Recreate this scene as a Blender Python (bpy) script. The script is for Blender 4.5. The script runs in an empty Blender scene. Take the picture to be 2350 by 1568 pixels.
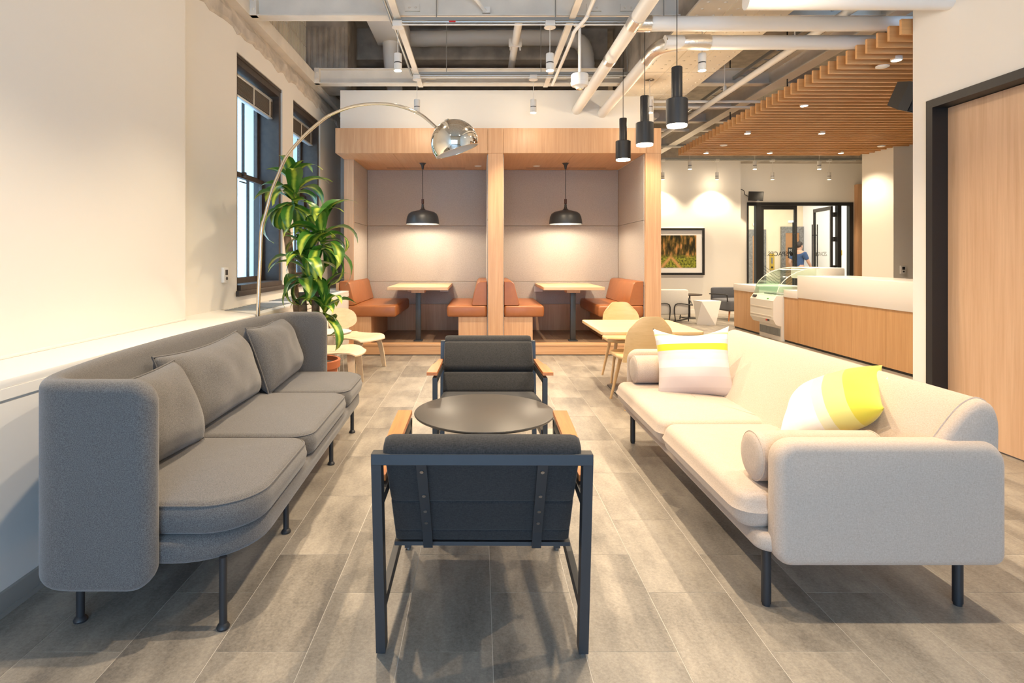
import bpy, bmesh, math, random
from mathutils import Vector, Matrix, noise as mnoise
random.seed(7)
R = math.radians
SC = bpy.context.scene
COL = SC.collection

# ------------------------------------------------------------------ camera
F = 1304.0; PX0 = 1100.0; PY0 = 590.0; CAMZ = 1.3
cam_d = bpy.data.cameras.new('camera'); cam = bpy.data.objects.new('camera', cam_d); COL.objects.link(cam)
cam.location = (0, 0, CAMZ); cam.rotation_euler = (R(90), 0, 0)
cam_d.sensor_width = 36; cam_d.lens = F/2350*36
cam_d.shift_x = (1175-PX0)/2350; cam_d.shift_y = -(784-PY0)/2350
cam_d.clip_start = .02; cam_d.clip_end = 200
SC.camera = cam
def P(px, py, Y):
    return Vector(((px-PX0)/F*Y, Y, CAMZ-(py-PY0)/F*Y))

# ------------------------------------------------------------------ world, exposure
w = bpy.data.worlds.new('world'); SC.world = w; w.use_nodes = True
bg = w.node_tree.nodes['Background']
bg.inputs[0].default_value = (.40, .66, 1.0, 1); bg.inputs[1].default_value = 7.4
SC.cycles.max_bounces = 9; SC.cycles.diffuse_bounces = 4; SC.cycles.glossy_bounces = 4; SC.cycles.caustics_reflective = False; SC.cycles.caustics_refractive = False
SC.view_settings.view_transform = 'Standard'; SC.view_settings.look = 'None'
SC.view_settings.gamma = 1; SC.view_settings.use_curve_mapping = False
SC.view_settings.exposure = 0.50
WARM = (1.0, .80, .56); WARM2 = (1.0, .83, .62)
SPOT_W = 60.0

def light(name, kind, loc, energy, color, parent=None, **kw):
    d = bpy.data.lights.new(name, kind); o = bpy.data.objects.new(name, d); COL.objects.link(o)
    d.energy = energy; d.color = color; o.location = loc
    rot = kw.pop('rot', None)
    for k, v in kw.items(): setattr(d, k, v)
    if rot: o.rotation_euler = rot
    if parent: o.parent = parent
    return o

# ------------------------------------------------------------------ materials
def lin(c):
    return tuple((x/12.92 if x <= .04045 else ((x+.055)/1.055)**2.4) for x in c)
def nmat(name):
    m = bpy.data.materials.new(name); m.use_nodes = True
    nt = m.node_tree; b = nt.nodes['Principled BSDF']
    return m, nt, b
def N(nt, t, **kw):
    n = nt.nodes.new(t)
    for k, v in kw.items():
        if k.startswith('_'): setattr(n, k[1:], v)
    return n
def plain(name, col, rough=.5, metal=0, bump=0, bscale=200, spec=.5, coat=0, var=0, vscale=3):
    m, nt, b = nmat(name)
    b.inputs['Base Color'].default_value = (*col, 1); b.inputs['Roughness'].default_value = rough
    b.inputs['Metallic'].default_value = metal; b.inputs['Specular IOR Level'].default_value = spec
    b.inputs['Coat Weight'].default_value = coat
    L = nt.links.new
    if bump or var:
        tc = N(nt, 'ShaderNodeTexCoord')
    if bump:
        n = N(nt, 'ShaderNodeTexNoise'); n.inputs['Scale'].default_value = bscale; n.inputs['Detail'].default_value = 2
        L(tc.outputs['Object'], n.inputs['Vector'])
        bp = N(nt, 'ShaderNodeBump'); bp.inputs['Strength'].default_value = bump; bp.inputs['Distance'].default_value = .002
        L(n.outputs[0], bp.inputs['Height']); L(bp.outputs[0], b.inputs['Normal'])
    if var:
        n2 = N(nt, 'ShaderNodeTexNoise'); n2.inputs['Scale'].default_value = vscale; n2.inputs['Detail'].default_value = 5
        L(tc.outputs['Object'], n2.inputs['Vector'])
        cr = N(nt, 'ShaderNodeValToRGB'); cr.color_ramp.elements[0].position = .3; cr.color_ramp.elements[1].position = .7
        cr.color_ramp.elements[0].color = (*[c*(1-var) for c in col], 1); cr.color_ramp.elements[1].color = (*[min(1, c*(1+var)) for c in col], 1)
        L(n2.outputs[0], cr.inputs[0]); L(cr.outputs[0], b.inputs['Base Color'])
    return m
def wood(name, c1, c2, axis='z', rough=.42, scale=1.0, coat=0.0):
    m, nt, b = nmat(name); L = nt.links.new
    tc = N(nt, 'ShaderNodeTexCoord'); mp = N(nt, 'ShaderNodeMapping')
    ax = {'x': 0, 'y': 1, 'z': 2}[axis]
    s = [26*scale]*3; s[ax] = .9*scale
    mp.inputs['Scale'].default_value = s
    L(tc.outputs['Object'], mp.inputs['Vector'])
    n = N(nt, 'ShaderNodeTexNoise'); n.inputs['Scale'].default_value = 1.6; n.inputs['Detail'].default_value = 6; n.inputs['Roughness'].default_value = .62
    n.inputs['Distortion'].default_value = .6
    L(mp.outputs[0], n.inputs['Vector'])
    mp2 = N(nt, 'ShaderNodeMapping'); s2 = [4.5*scale]*3; s2[ax] = .35*scale; mp2.inputs['Scale'].default_value = s2
    L(tc.outputs['Object'], mp2.inputs['Vector'])
    n2 = N(nt, 'ShaderNodeTexNoise'); n2.inputs['Scale'].default_value = 1.2; n2.inputs['Detail'].default_value = 2
    L(mp2.outputs[0], n2.inputs['Vector'])
    wv = N(nt, 'ShaderNodeMath', _operation='MULTIPLY'); wv.inputs[1].default_value = 26; L(n2.outputs[0], wv.inputs[0])
    fr = N(nt, 'ShaderNodeMath', _operation='SINE'); L(wv.outputs[0], fr.inputs[0])
    ma = N(nt, 'ShaderNodeMath', _operation='MULTIPLY_ADD'); ma.inputs[1].default_value = .055; L(fr.outputs[0], ma.inputs[0]); L(n.outputs[0], ma.inputs[2])
    cr = N(nt, 'ShaderNodeValToRGB'); e = cr.color_ramp.elements
    e[0].position = .22; e[1].position = .74; e[0].color = (*c1, 1); e[1].color = (*c2, 1)
    L(ma.outputs[0], cr.inputs[0]); L(cr.outputs[0], b.inputs['Base Color'])
    b.inputs['Roughness'].default_value = rough; b.inputs['Coat Weight'].default_value = coat
    bp = N(nt, 'ShaderNodeBump'); bp.inputs['Strength'].default_value = .08; bp.inputs['Distance'].default_value = .001
    L(n.outputs[0], bp.inputs['Height']); L(bp.outputs[0], b.inputs['Normal'])
    return m
def fabric(name, c1, c2, scale=260, bump=.5, rough=.95, sheen=.25, weave=0):
    m, nt, b = nmat(name); L = nt.links.new
    tc = N(nt, 'ShaderNodeTexCoord')
    n = N(nt, 'ShaderNodeTexNoise'); n.inputs['Scale'].default_value = scale; n.inputs['Detail'].default_value = 3; n.inputs['Roughness'].default_value = .7
    L(tc.outputs['Object'], n.inputs['Vector'])
    h = n.outputs[0]
    if weave:
        acc = None
        for k in range(3):
            mp = N(nt, 'ShaderNodeMapping'); s = [weave*.25]*3; s[k] = weave; mp.inputs['Scale'].default_value = s
            L(tc.outputs['Object'], mp.inputs['Vector'])
            q = N(nt, 'ShaderNodeTexNoise'); q.inputs['Scale'].default_value = 1; q.inputs['Detail'].default_value = 1
            L(mp.outputs[0], q.inputs['Vector'])
            if acc is None: acc = q.outputs[0]
            else:
                a = N(nt, 'ShaderNodeMath', _operation='ADD'); L(acc, a.inputs[0]); L(q.outputs[0], a.inputs[1]); acc = a.outputs[0]
        a = N(nt, 'ShaderNodeMath', _operation='MULTIPLY'); a.inputs[1].default_value = .333; L(acc, a.inputs[0])
        a2 = N(nt, 'ShaderNodeMath', _operation='MULTIPLY_ADD'); a2.inputs[1].default_value = .35; L(n.outputs[0], a2.inputs[0])
        a3 = N(nt, 'ShaderNodeMath', _operation='MULTIPLY'); a3.inputs[1].default_value = .65; L(a.outputs[0], a3.inputs[0]); L(a3.outputs[0], a2.inputs[2])
        h = a2.outputs[0]
    cr = N(nt, 'ShaderNodeValToRGB'); e = cr.color_ramp.elements
    e[0].position = .36; e[1].position = .64; e[0].color = (*c1, 1); e[1].color = (*c2, 1)
    L(h, cr.inputs[0]); L(cr.outputs[0], b.inputs['Base Color'])
    b.inputs['Roughness'].default_value = rough; b.inputs['Sheen Weight'].default_value = sheen; b.inputs['Specular IOR Level'].default_value = .2
    b.inputs['Sheen Roughness'].default_value = .5
    bp = N(nt, 'ShaderNodeBump'); bp.inputs['Strength'].default_value = bump; bp.inputs['Distance'].default_value = .0015
    L(h, bp.inputs['Height']); L(bp.outputs[0], b.inputs['Normal'])
    return m
def tile_mat():
    m, nt, b = nmat('stone_tile'); L = nt.links.new
    g = N(nt, 'ShaderNodeNewGeometry'); oi = N(nt, 'ShaderNodeObjectInfo')
    off = N(nt, 'ShaderNodeVectorMath', _operation='SCALE'); off.inputs[0].default_value = (37, 11, 5)
    L(oi.outputs['Random'], off.inputs['Scale'])
    ad = N(nt, 'ShaderNodeVectorMath', _operation='ADD'); L(g.outputs['Position'], ad.inputs[0]); L(off.outputs[0], ad.inputs[1])
    mp = N(nt, 'ShaderNodeMapping'); mp.inputs['Scale'].default_value = (7, 2.2, 1); L(ad.outputs[0], mp.inputs['Vector'])
    n1 = N(nt, 'ShaderNodeTexNoise'); n1.inputs['Scale'].default_value = 1; n1.inputs['Detail'].default_value = 5; n1.inputs['Roughness'].default_value = .6
    L(mp.outputs[0], n1.inputs['Vector'])
    n2 = N(nt, 'ShaderNodeTexNoise'); n2.inputs['Scale'].default_value = 90; n2.inputs['Detail'].default_value = 4; n2.inputs['Roughness'].default_value = .8
    L(ad.outputs[0], n2.inputs['Vector'])
    mx = N(nt, 'ShaderNodeMath', _operation='MULTIPLY_ADD'); mx.inputs[1].default_value = .45; L(n2.outputs[0], mx.inputs[0])
    m1 = N(nt, 'ShaderNodeMath', _operation='MULTIPLY'); m1.inputs[1].default_value = .62; L(n1.outputs[0], m1.inputs[0]); L(m1.outputs[0], mx.inputs[2])
    rv = N(nt, 'ShaderNodeMath', _operation='MULTIPLY_ADD'); rv.inputs[1].default_value = .10; L(oi.outputs['Random'], rv.inputs[0]); L(mx.outputs[0], rv.inputs[2])
    cr = N(nt, 'ShaderNodeValToRGB'); e = cr.color_ramp.elements
    e[0].position = .43; e[1].position = .74; e[0].color = (.150, .134, .116, 1); e[1].color = (.385, .343, .288, 1)
    L(rv.outputs[0], cr.inputs[0]); L(cr.outputs[0], b.inputs['Base Color'])
    b.inputs['Roughness'].default_value = .40; b.inputs['Specular IOR Level'].default_value = .45
    bp = N(nt, 'ShaderNodeBump'); bp.inputs['Strength'].default_value = .12; bp.inputs['Distance'].default_value = .001
    L(n2.outputs[0], bp.inputs['Height']); L(bp.outputs[0], b.inputs['Normal'])
    return m
def emit(name, col, s):
    m, nt, b = nmat(name)
    b.inputs['Base Color'].default_value = (*col, 1); b.inputs['Emission Color'].default_value = (*col, 1); b.inputs['Emission Strength'].default_value = s
    return m
def glass(name, tint=(1, 1, 1), rough=0.0, alpha_mix=.9):
    # thin architectural glass: mostly straight-through with a reflective coat
    m, nt, b = nmat(name); L = nt.links.new
    out = nt.nodes['Material Output']
    tr = N(nt, 'ShaderNodeBsdfTransparent'); tr.inputs[0].default_value = (*tint, 1)
    gl = N(nt, 'ShaderNodeBsdfGlossy'); gl.inputs['Roughness'].default_value = rough
    lw = N(nt, 'ShaderNodeLayerWeight'); lw.inputs[0].default_value = .5
    pw = N(nt, 'ShaderNodeMath', _operation='POWER'); pw.inputs[1].default_value = 5; L(lw.outputs['Facing'], pw.inputs[0])
    fr = N(nt, 'ShaderNodeMath', _operation='MULTIPLY_ADD'); fr.inputs[1].default_value = .85; fr.inputs[2].default_value = .025; L(pw.outputs[0], fr.inputs[0])
    mx = N(nt, 'ShaderNodeMixShader'); L(fr.outputs[0], mx.inputs[0]); L(tr.outputs[0], mx.inputs[1]); L(gl.outputs[0], mx.inputs[2])
    L(mx.outputs[0], out.inputs[0]); nt.nodes.remove(b)
    return m
def bands(name, axis, stops, interp='CONSTANT', scale=1.0, offset=.5, bump=.4):
    # woven bands along a local axis of the object
    m, nt, b = nmat(name); L = nt.links.new
    tc = N(nt, 'ShaderNodeTexCoord'); sp = N(nt, 'ShaderNodeSeparateXYZ'); L(tc.outputs['Object'], sp.inputs[0])
    ma = N(nt, 'ShaderNodeMath', _operation='MULTIPLY_ADD'); ma.inputs[1].default_value = scale; ma.inputs[2].default_value = offset
    L(sp.outputs[axis], ma.inputs[0])
    cr = N(nt, 'ShaderNodeValToRGB'); cr.color_ramp.interpolation = interp
    els = cr.color_ramp.elements
    els[0].position = stops[0][0]; els[0].color = (*stops[0][1], 1); els[1].position = stops[1][0]; els[1].color = (*stops[1][1], 1)
    for p_, c_ in stops[2:]:
        q = els.new(p_); q.color = (*c_, 1)
    L(ma.outputs[0], cr.inputs[0]); L(cr.outputs[0], b.inputs['Base Color'])
    n = N(nt, 'ShaderNodeTexNoise'); n.inputs['Scale'].default_value = 500; L(tc.outputs['Object'], n.inputs['Vector'])
    bp = N(nt, 'ShaderNodeBump'); bp.inputs['Strength'].default_value = bump; bp.inputs['Distance'].default_value = .001
    L(n.outputs[0], bp.inputs['Height']); L(bp.outputs[0], b.inputs['Normal'])
    b.inputs['Roughness'].default_value = .9; b.inputs['Sheen Weight'].default_value = .2
    return m
def leaf_mat():
    m, nt, b = nmat('striped_leaf'); L = nt.links.new
    tc = N(nt, 'ShaderNodeTexCoord'); sp = N(nt, 'ShaderNodeSeparateXYZ'); L(tc.outputs['Object'], sp.inputs[0])
    ab = N(nt, 'ShaderNodeMath', _operation='ABSOLUTE'); L(sp.outputs[1], ab.inputs[0])
    n = N(nt, 'ShaderNodeTexNoise'); n.inputs['Scale'].default_value = 18; L(tc.outputs['Object'], n.inputs['Vector'])
    ma = N(nt, 'ShaderNodeMath', _operation='MULTIPLY_ADD'); ma.inputs[1].default_value = 19
    q = N(nt, 'ShaderNodeMath', _operation='MULTIPLY_ADD'); q.inputs[1].default_value = .5; q.inputs[2].default_value = -.25
    L(n.outputs[0], q.inputs[0]); L(ab.outputs[0], ma.inputs[0]); L(q.outputs[0], ma.inputs[2])
    cr = N(nt, 'ShaderNodeValToRGB'); e = cr.color_ramp.elements
    e[0].position = .08; e[1].position = .50; e[0].color = (.50, .60, .07, 1); e[1].color = (.05, .17, .02, 1)
    L(ma.outputs[0], cr.inputs[0]); L(cr.outputs[0], b.inputs['Base Color'])
    b.inputs['Roughness'].default_value = .35
    return m
def paint_mat():
    # landscape print: trees, undergrowth and a track, all flat printed colour
    m, nt, b = nmat('landscape_print'); L = nt.links.new
    tc = N(nt, 'ShaderNodeTexCoord'); sp = N(nt, 'ShaderNodeSeparateXYZ'); L(tc.outputs['Object'], sp.inputs[0])
    mp = N(nt, 'ShaderNodeMapping'); mp.inputs['Scale'].default_value = (15, 1, 4.5); L(tc.outputs['Object'], mp.inputs['Vector'])
    tr = N(nt, 'ShaderNodeTexNoise'); tr.inputs['Scale'].default_value = 1; tr.inputs['Detail'].default_value = 4; L(mp.outputs[0], tr.inputs['Vector'])
    c1 = N(nt, 'ShaderNodeValToRGB'); e = c1.color_ramp.elements
    e[0].position = .40; e[0].color = (.02, .016, .006, 1); e[1].position = .68; e[1].color = (.60, .28, .09, 1)
    q = e.new(.52); q.color = (.12, .085, .02, 1)
    L(tr.outputs[0], c1.inputs[0])
    gn = N(nt, 'ShaderNodeTexNoise'); gn.inputs['Scale'].default_value = 26; gn.inputs['Detail'].default_value = 5; L(tc.outputs['Object'], gn.inputs['Vector'])
    c2 = N(nt, 'ShaderNodeValToRGB'); e = c2.color_ramp.elements
    e[0].position = .36; e[0].color = (.03, .05, .008, 1); e[1].position = .66; e[1].color = (.40, .42, .05, 1)
    L(gn.outputs[0], c2.inputs[0])
    mz = N(nt, 'ShaderNodeMapRange'); mz.inputs[1].default_value = -.16; mz.inputs[2].default_value = -.06; L(sp.outputs[2], mz.inputs[0])
    x1 = N(nt, 'ShaderNodeMix', _data_type='RGBA'); L(mz.outputs[0], x1.inputs[0]); L(c2.outputs[0], x1.inputs[6]); L(c1.outputs[0], x1.inputs[7])
    # two wheel tracks converging upwards
    ax = N(nt, 'ShaderNodeMath', _operation='ADD'); ax.inputs[1].default_value = .02; L(sp.outputs[0], ax.inputs[0])
    ab = N(nt, 'ShaderNodeMath', _operation='ABSOLUTE'); L(ax.outputs[0], ab.inputs[0])
    dz = N(nt, 'ShaderNodeMath', _operation='MULTIPLY_ADD'); dz.inputs[1].default_value = -.85; dz.inputs[2].default_value = -.10; L(sp.outputs[2], dz.inputs[0])
    df = N(nt, 'ShaderNodeMath', _operation='SUBTRACT'); L(ab.outputs[0], df.inputs[0]); L(dz.outputs[0], df.inputs[1])
    d2 = N(nt, 'ShaderNodeMath', _operation='ABSOLUTE'); L(df.outputs[0], d2.inputs[0])
    lt = N(nt, 'ShaderNodeMapRange'); lt.inputs[1].default_value = .07; lt.inputs[2].default_value = .0; L(d2.outputs[0], lt.inputs[0])
    inv = N(nt, 'ShaderNodeMath', _operation='SUBTRACT'); inv.inputs[0].default_value = 1; L(mz.outputs[0], inv.inputs[1])
    mm = N(nt, 'ShaderNodeMath', _operation='MULTIPLY'); L(lt.outputs[0], mm.inputs[0]); L(inv.outputs[0], mm.inputs[1])
    x2 = N(nt, 'ShaderNodeMix', _data_type='RGBA'); L(mm.outputs[0], x2.inputs[0]); L(x1.outputs[2], x2.inputs[6]); x2.inputs[7].default_value = (.66, .34, .13, 1)
    L(x2.outputs[2], b.inputs['Base Color']); b.inputs['Roughness'].default_value = .3
    return m

M = {}
M['wall'] = plain('wall_paint', (.80, .765, .70), .75, bump=.04, bscale=90)
M['white'] = plain('white_paint', (.82, .80, .76), .5)
M['whitemetal'] = plain('white_enamel', (.80, .78, .74), .4)
M['steel'] = plain('painted_steel', (.74, .69, .61), .6, var=.08, vscale=4)
M['galv'] = plain('galvanised_steel', (.42, .44, .44), .42, metal=.8)
M['concrete'] = plain('rough_concrete', (.55, .49, .42), .95, bump=.6, bscale=30, var=.22, vscale=7)
M['darkconc'] = plain('old_concrete', (.42, .37, .31), .95, bump=.4, bscale=40, var=.25, vscale=5)
M['rivet'] = plain('cream_riveted_steel', (.72, .65, .54), .6, var=.06, vscale=3)
M['foil'] = plain('foil_tape', (.85, .83, .80), .28, metal=1, bump=1.0, bscale=60)
M['tile'] = tile_mat()
M['grout'] = plain('grout', (.60, .56, .50), .9)
M['oak'] = wood('oak_veneer', (.50, .27, .135), (.66, .40, .225), 'z')
M['oakx'] = wood('oak_veneer_across', (.52, .28, .135), (.66, .40, .22), 'x')
M['oaky'] = wood('oak_veneer_deep', (.52, .28, .135), (.66, .40, .22), 'y')
M['doorwood'] = wood('door_veneer', (.56, .335, .19), (.70, .455, .28), 'z', scale=1.0)
M['counterwood'] = wood('counter_veneer', (.50, .27, .115), (.62, .365, .175), 'z')
M['boothfloor'] = wood('booth_floor_board', (.20, .13, .085), (.30, .205, .14), 'y', rough=.4)
M['slat'] = wood('slat_oak', (.58, .30, .115), (.76, .43, .185), 'x')
M['teak'] = wood('teak', (.38, .115, .028), (.58, .215, .06), 'y', rough=.35, coat=.2, scale=1.6)
M['lightwood'] = wood('pale_ash', (.62, .42, .20), (.74, .53, .28), 'x', rough=.4)
M['lightwoodz'] = wood('pale_ash_leg', (.60, .38, .18), (.72, .48, .25), 'z', rough=.4)
M['tableoak'] = wood('booth_table_oak', (.56, .36, .20), (.70, .49, .31), 'x', rough=.4)
M['ply'] = wood('pale_plywood', (.70, .54, .36), (.80, .66, .48), 'x', rough=.4)
M['leather'] = plain('tan_leather', (.345, .118, .036), .36, bump=.18, bscale=160, var=.08, vscale=9)
M['panel'] = fabric('panel_fabric', (.37, .335, .30), (.49, .445, .40), 150, .3, sheen=.1, weave=260)
M['grey'] = fabric('grey_wool', (.070, .065, .062), (.165, .155, .148), 330, .55, sheen=.3)
M['beige'] = fabric('oatmeal_weave', (.43, .335, .262), (.575, .465, .375), 260, .6, sheen=.2, weave=520)
M['navy'] = fabric('charcoal_canvas', (.016, .016, .0165), (.042, .041, .041), 300, .3, sheen=.12, weave=400)
M['blackmetal'] = plain('black_metal', (.022, .023, .026), .42)
M['greymetal'] = plain('slate_metal', (.032, .035, .039), .42)
M['tabletop'] = plain('black_laminate', (.060, .055, .051), .38, spec=.5)
M['chrome'] = plain('chrome', (.86, .82, .74), .06, metal=1)
M['brass'] = plain('satin_steel', (.72, .66, .56), .22, metal=1)
M['screw'] = plain('steel_screw', (.4, .4, .4), .3, metal=1)
M['black'] = plain('black_plastic', (.014, .014, .015), .45)
M['rubber'] = plain('dark_rubber', (.02, .02, .02), .8)
M['darkframe'] = plain('bronze_window_frame', (.050, .034, .024), .55, var=.2, vscale=20)
M['blind'] = plain('aluminium_blind', (.16, .125, .095), .5)
M['blindrail'] = plain('blind_rail', (.62, .62, .60), .35, metal=.5)
M['glass'] = glass('window_glass', (.93, .98, 1.0))
M['doorglass'] = glass('door_glass', (.96, .98, .97))
M['caseglass'] = glass('green_edge_glass', (.84, .94, .89))
M['terra'] = plain('terracotta', (.46, .135, .05), .7, bump=.2, bscale=80)
M['soil'] = plain('soil', (.04, .028, .02), .95, bump=1, bscale=60)
M['bark'] = plain('cane_bark', (.24, .15, .085), .9, bump=1, bscale=45, var=.35, vscale=30)
M['leaf'] = leaf_mat()
M['solid'] = plain('white_solid_surface', (.84, .80, .76), .22)
M['plasticwhite'] = plain('ivory_plastic', (.80, .77, .70), .35)
M['red'] = plain('red_label', (.55, .02, .02), .5)
M['green'] = plain('green_button', (.05, .35, .05), .4)
M['lens'] = emit('lamp_lens', (1.0, .86, .62), 22)
M['lens2'] = emit('pendant_glow', (1.0, .92, .80), 14)
M['whiteinner'] = plain('white_shade_inside', (.85, .82, .76), .5)
M['bulb'] = emit('bulb_glow', (1.0, .86, .66), 10)
M['walnut'] = plain('walnut_stem', (.07, .022, .012), .4)
M['stone'] = plain('facade_stone', (.80, .74, .67), .9, var=.06, vscale=2)
M['facade'] = plain('white_facade', (.92, .86, .79), .9)
M['facadewin'] = plain('facade_window', (.30, .34, .38), .2)
M['redbanner'] = plain('red_banner', (.55, .03, .06), .7)
M['greystone'] = plain('grey_lift_stone', (.20, .19, .175), .6, var=.35, vscale=25)
M['bronze'] = plain('bronze_lift_door', (.46, .235, .105), .35, metal=.35)
M['brassplate'] = plain('brass_plate', (.75, .52, .10), .3, metal=.6)
M['lobbystone'] = plain('cream_stone', (.80, .67, .47), .6, var=.06, vscale=2)
M['lobbywhite'] = plain('lobby_white', (.90, .92, .93), .6)
M['print'] = paint_mat()
M['mat'] = plain('picture_mat', (.85, .84, .82), .8)
M['greych'] = fabric('pale_grey_cloth', (.52, .50, .46), (.64, .62, .58), 220, .3)
M['bluech'] = fabric('slate_cloth', (.075, .080, .095), (.13, .135, .155), 220, .3)
M['blueshirt'] = fabric('navy_shirt', (.035, .065, .14), (.055, .095, .19), 150, .2)
M['trouser'] = plain('dark_trousers', (.05, .055, .06), .9)
M['skin'] = plain('skin', (.52, .30, .20), .55)
M['hair'] = plain('dark_hair', (.03, .02, .015), .7)
Wh = (.82, .79, .76); Y1 = (.78, .64, .03); Gy = (.62, .57, .54); G2 = (.70, .66, .63); Y2 = (.90, .82, .28)
M['stripes'] = bands('striped_cushion_cloth', 2, [(0, (.55, .46, .42)), (.16, (.60, .51, .47)), (.30, (.64, .56, .52)), (.42, (.74, .69, .66)), (.52, (.70, .64, .61)), (.60, (.66, .60, .57)), (.645, Y1), (.735, (.68, .63, .60)), (.80, (.80, .78, .76)), (.86, Y2), (.885, Wh)], scale=2.1)
M['yellow'] = bands('yellow_cushion_cloth', 2, [(0, (.86, .84, .80)), (.30, (.86, .84, .78)), (.46, (.82, .78, .50)), (.56, (.78, .69, .20)), (.74, (.74, .60, .05)), (.99, (.74, .60, .05))], interp='CONSTANT', scale=2.1)
# ------------------------------------------------------------------ geometry helpers
class B:
    """collects shapes; link() makes ONE mesh object of them"""
    def __init__(s): s.bm = bmesh.new()
    def _rot(s, vs, loc, rot):
        mt = Matrix.Translation(Vector(loc))
        if rot is not None: mt = mt @ rot.to_4x4()
        bmesh.ops.transform(s.bm, matrix=mt, verts=vs)
    def box(s, x0, x1, y0, y1, z0, z1, bev=0, seg=2, rot=None):
        r = bmesh.ops.create_cube(s.bm, size=1); vs = r['verts']
        bmesh.ops.transform(s.bm, matrix=Matrix.Diagonal((x1-x0, y1-y0, z1-z0, 1)), verts=vs)
        if bev:
            es = list({e for v in vs for e in v.link_edges})
            bb = bmesh.ops.bevel(s.bm, geom=es, offset=bev, segments=seg, affect='EDGES', profile=.5)
            vs = list({v for f in bb['faces'] for v in f.verts} | {v for v in vs if v.is_valid})
        s._rot(vs, ((x0+x1)/2, (y0+y1)/2, (z0+z1)/2), rot)
        return s
    def cyl(s, p0, p1, r0, r1=None, n=16, cap=True):
        r1 = r0 if r1 is None else r1
        p0 = Vector(p0); p1 = Vector(p1); d = (p1-p0).normalized()
        a = Vector((0, 0, 1)) if abs(d.z) < .9 else Vector((1, 0, 0))
        u = d.cross(a).normalized(); v = d.cross(u)
        rings = []
        for p, r in ((p0, r0), (p1, r1)):
            rings.append([p+(u*math.cos(2*math.pi*k/n)+v*math.sin(2*math.pi*k/n))*r for k in range(n)])
        return s.loft(rings, cap, cap)
    def loft(s, rings, c0=True, c1=True, closed=True):
        V = [[s.bm.verts.new(p) for p in r] for r in rings]
        n = len(V[0])
        for a, b in zip(V[:-1], V[1:]):
            for k in range(n if closed else n-1):
                try: s.bm.faces.new((a[k], a[(k+1) % n], b[(k+1) % n], b[k]))
                except ValueError: pass
        if c0:
            try: s.bm.faces.new(list(reversed(V[0])))
            except ValueError: pass
        if c1:
            try: s.bm.faces.new(V[-1])
            except ValueError: pass
        return s
    def tube(s, pts, r, n=10, cap=True):
        pts = [Vector(p) for p in pts]; rings = []; u = None
        for i, p in enumerate(pts):
            d = (pts[min(i+1, len(pts)-1)]-pts[max(i-1, 0)]).normalized()
            if u is None:
                a = Vector((0, 0, 1)) if abs(d.z) < .9 else Vector((1, 0, 0)); u = d.cross(a).normalized()
            else:
                u = (u-d*u.dot(d)).normalized()
            v = d.cross(u); rr = r[i] if isinstance(r, (list, tuple)) else r
            rings.append([p+(u*math.cos(2*math.pi*k/n)+v*math.sin(2*math.pi*k/n))*rr for k in range(n)])
        return s.loft(rings, cap, cap)
    def lathe(s, prof, c=(0, 0, 0), n=24, rot=None, cap=True):
        rings = []
        c = Vector(c)
        for r, z in prof:
            ring = []
            for k in range(n):
                p = Vector((r*math.cos(2*math.pi*k/n), r*math.sin(2*math.pi*k/n), z))
                if rot is not None: p = rot @ p
                ring.append(p+c)
            rings.append(ring)
        return s.loft(rings, cap and prof[0][0] > 1e-6, cap and prof[-1][0] > 1e-6)
    def prism(s, poly, a, b, axis='y'):
        """polygon extruded along an axis; poly coords are the two other axes in xyz order"""
        def pt(q, t):
            return {'x': (t, q[0], q[1]), 'y': (q[0], t, q[1]), 'z': (q[0], q[1], t)}[axis]
        return s.loft([[pt(q, a) for q in poly], [pt(q, b) for q in poly]])
    def slab(s, poly, z0, z1, r=.03, crown=0.0, rb=None, seg=5, inner=4, bulge=0.0):
        """upholstered slab: plan polygon, rounded rims, crowned top"""
        rb = r if rb is None else rb
        n = len(poly); P2 = [Vector((p[0], p[1])) for p in poly]
        cen = sum(P2, Vector((0, 0)))/n
        nor = []
        for i in range(n):
            d = (P2[(i+1) % n]-P2[i-1]).normalized(); q = Vector((d.y, -d.x))
            if q.dot(P2[i]-cen) < 0: q = -q
            nor.append(q)
        def ring(ins, z): return [(*(P2[i]-nor[i]*ins), z) for i in range(n)]
        rings = [ring(rb, z0)]
        for k in range(1, seg+1):
            a = k/seg*math.pi/2; rings.append(ring(rb*(1-math.sin(a)), z0+rb*(1-math.cos(a))))
        if bulge: rings.append(ring(-bulge, (z0+z1)/2))
        for k in range(seg+1):
            a = k/seg*math.pi/2; rings.append(ring(r*(1-math.cos(a)), z1-r+r*math.sin(a)))
        base = [Vector(p[:2]) for p in rings[-1]]
        for k in range(1, inner+1):
            t = k/inner*.92; c = crown*math.sin(t/.92*math.pi/2)
            rings.append([(*(p.lerp(cen, t)), z1+c) for p in base])
        return s.loft(rings)
    def link(s, name, mat, parent=None, smooth=40, loc=(0, 0, 0), rot=None):
        bmesh.ops.recalc_face_normals(s.bm, faces=s.bm.faces)
        me = bpy.data.meshes.new(name); s.bm.to_mesh(me); s.bm.free()
        if isinstance(mat, str): mat = M[mat]
        me.materials.append(mat)
        if smooth:
            me.polygons.foreach_set('use_smooth', [True]*len(me.polygons)); me.set_sharp_from_angle(angle=R(smooth))
        o = bpy.data.objects.new(name, me); COL.objects.link(o)
        o.location = loc
        if rot: o.rotation_euler = rot
        if parent: o.parent = parent
        return o
def tag(o, label, cat, group=None, kind=None):
    o['label'] = label; o['category'] = cat
    if group: o['group'] = group
    if kind: o['kind'] = kind
    return o
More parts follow.
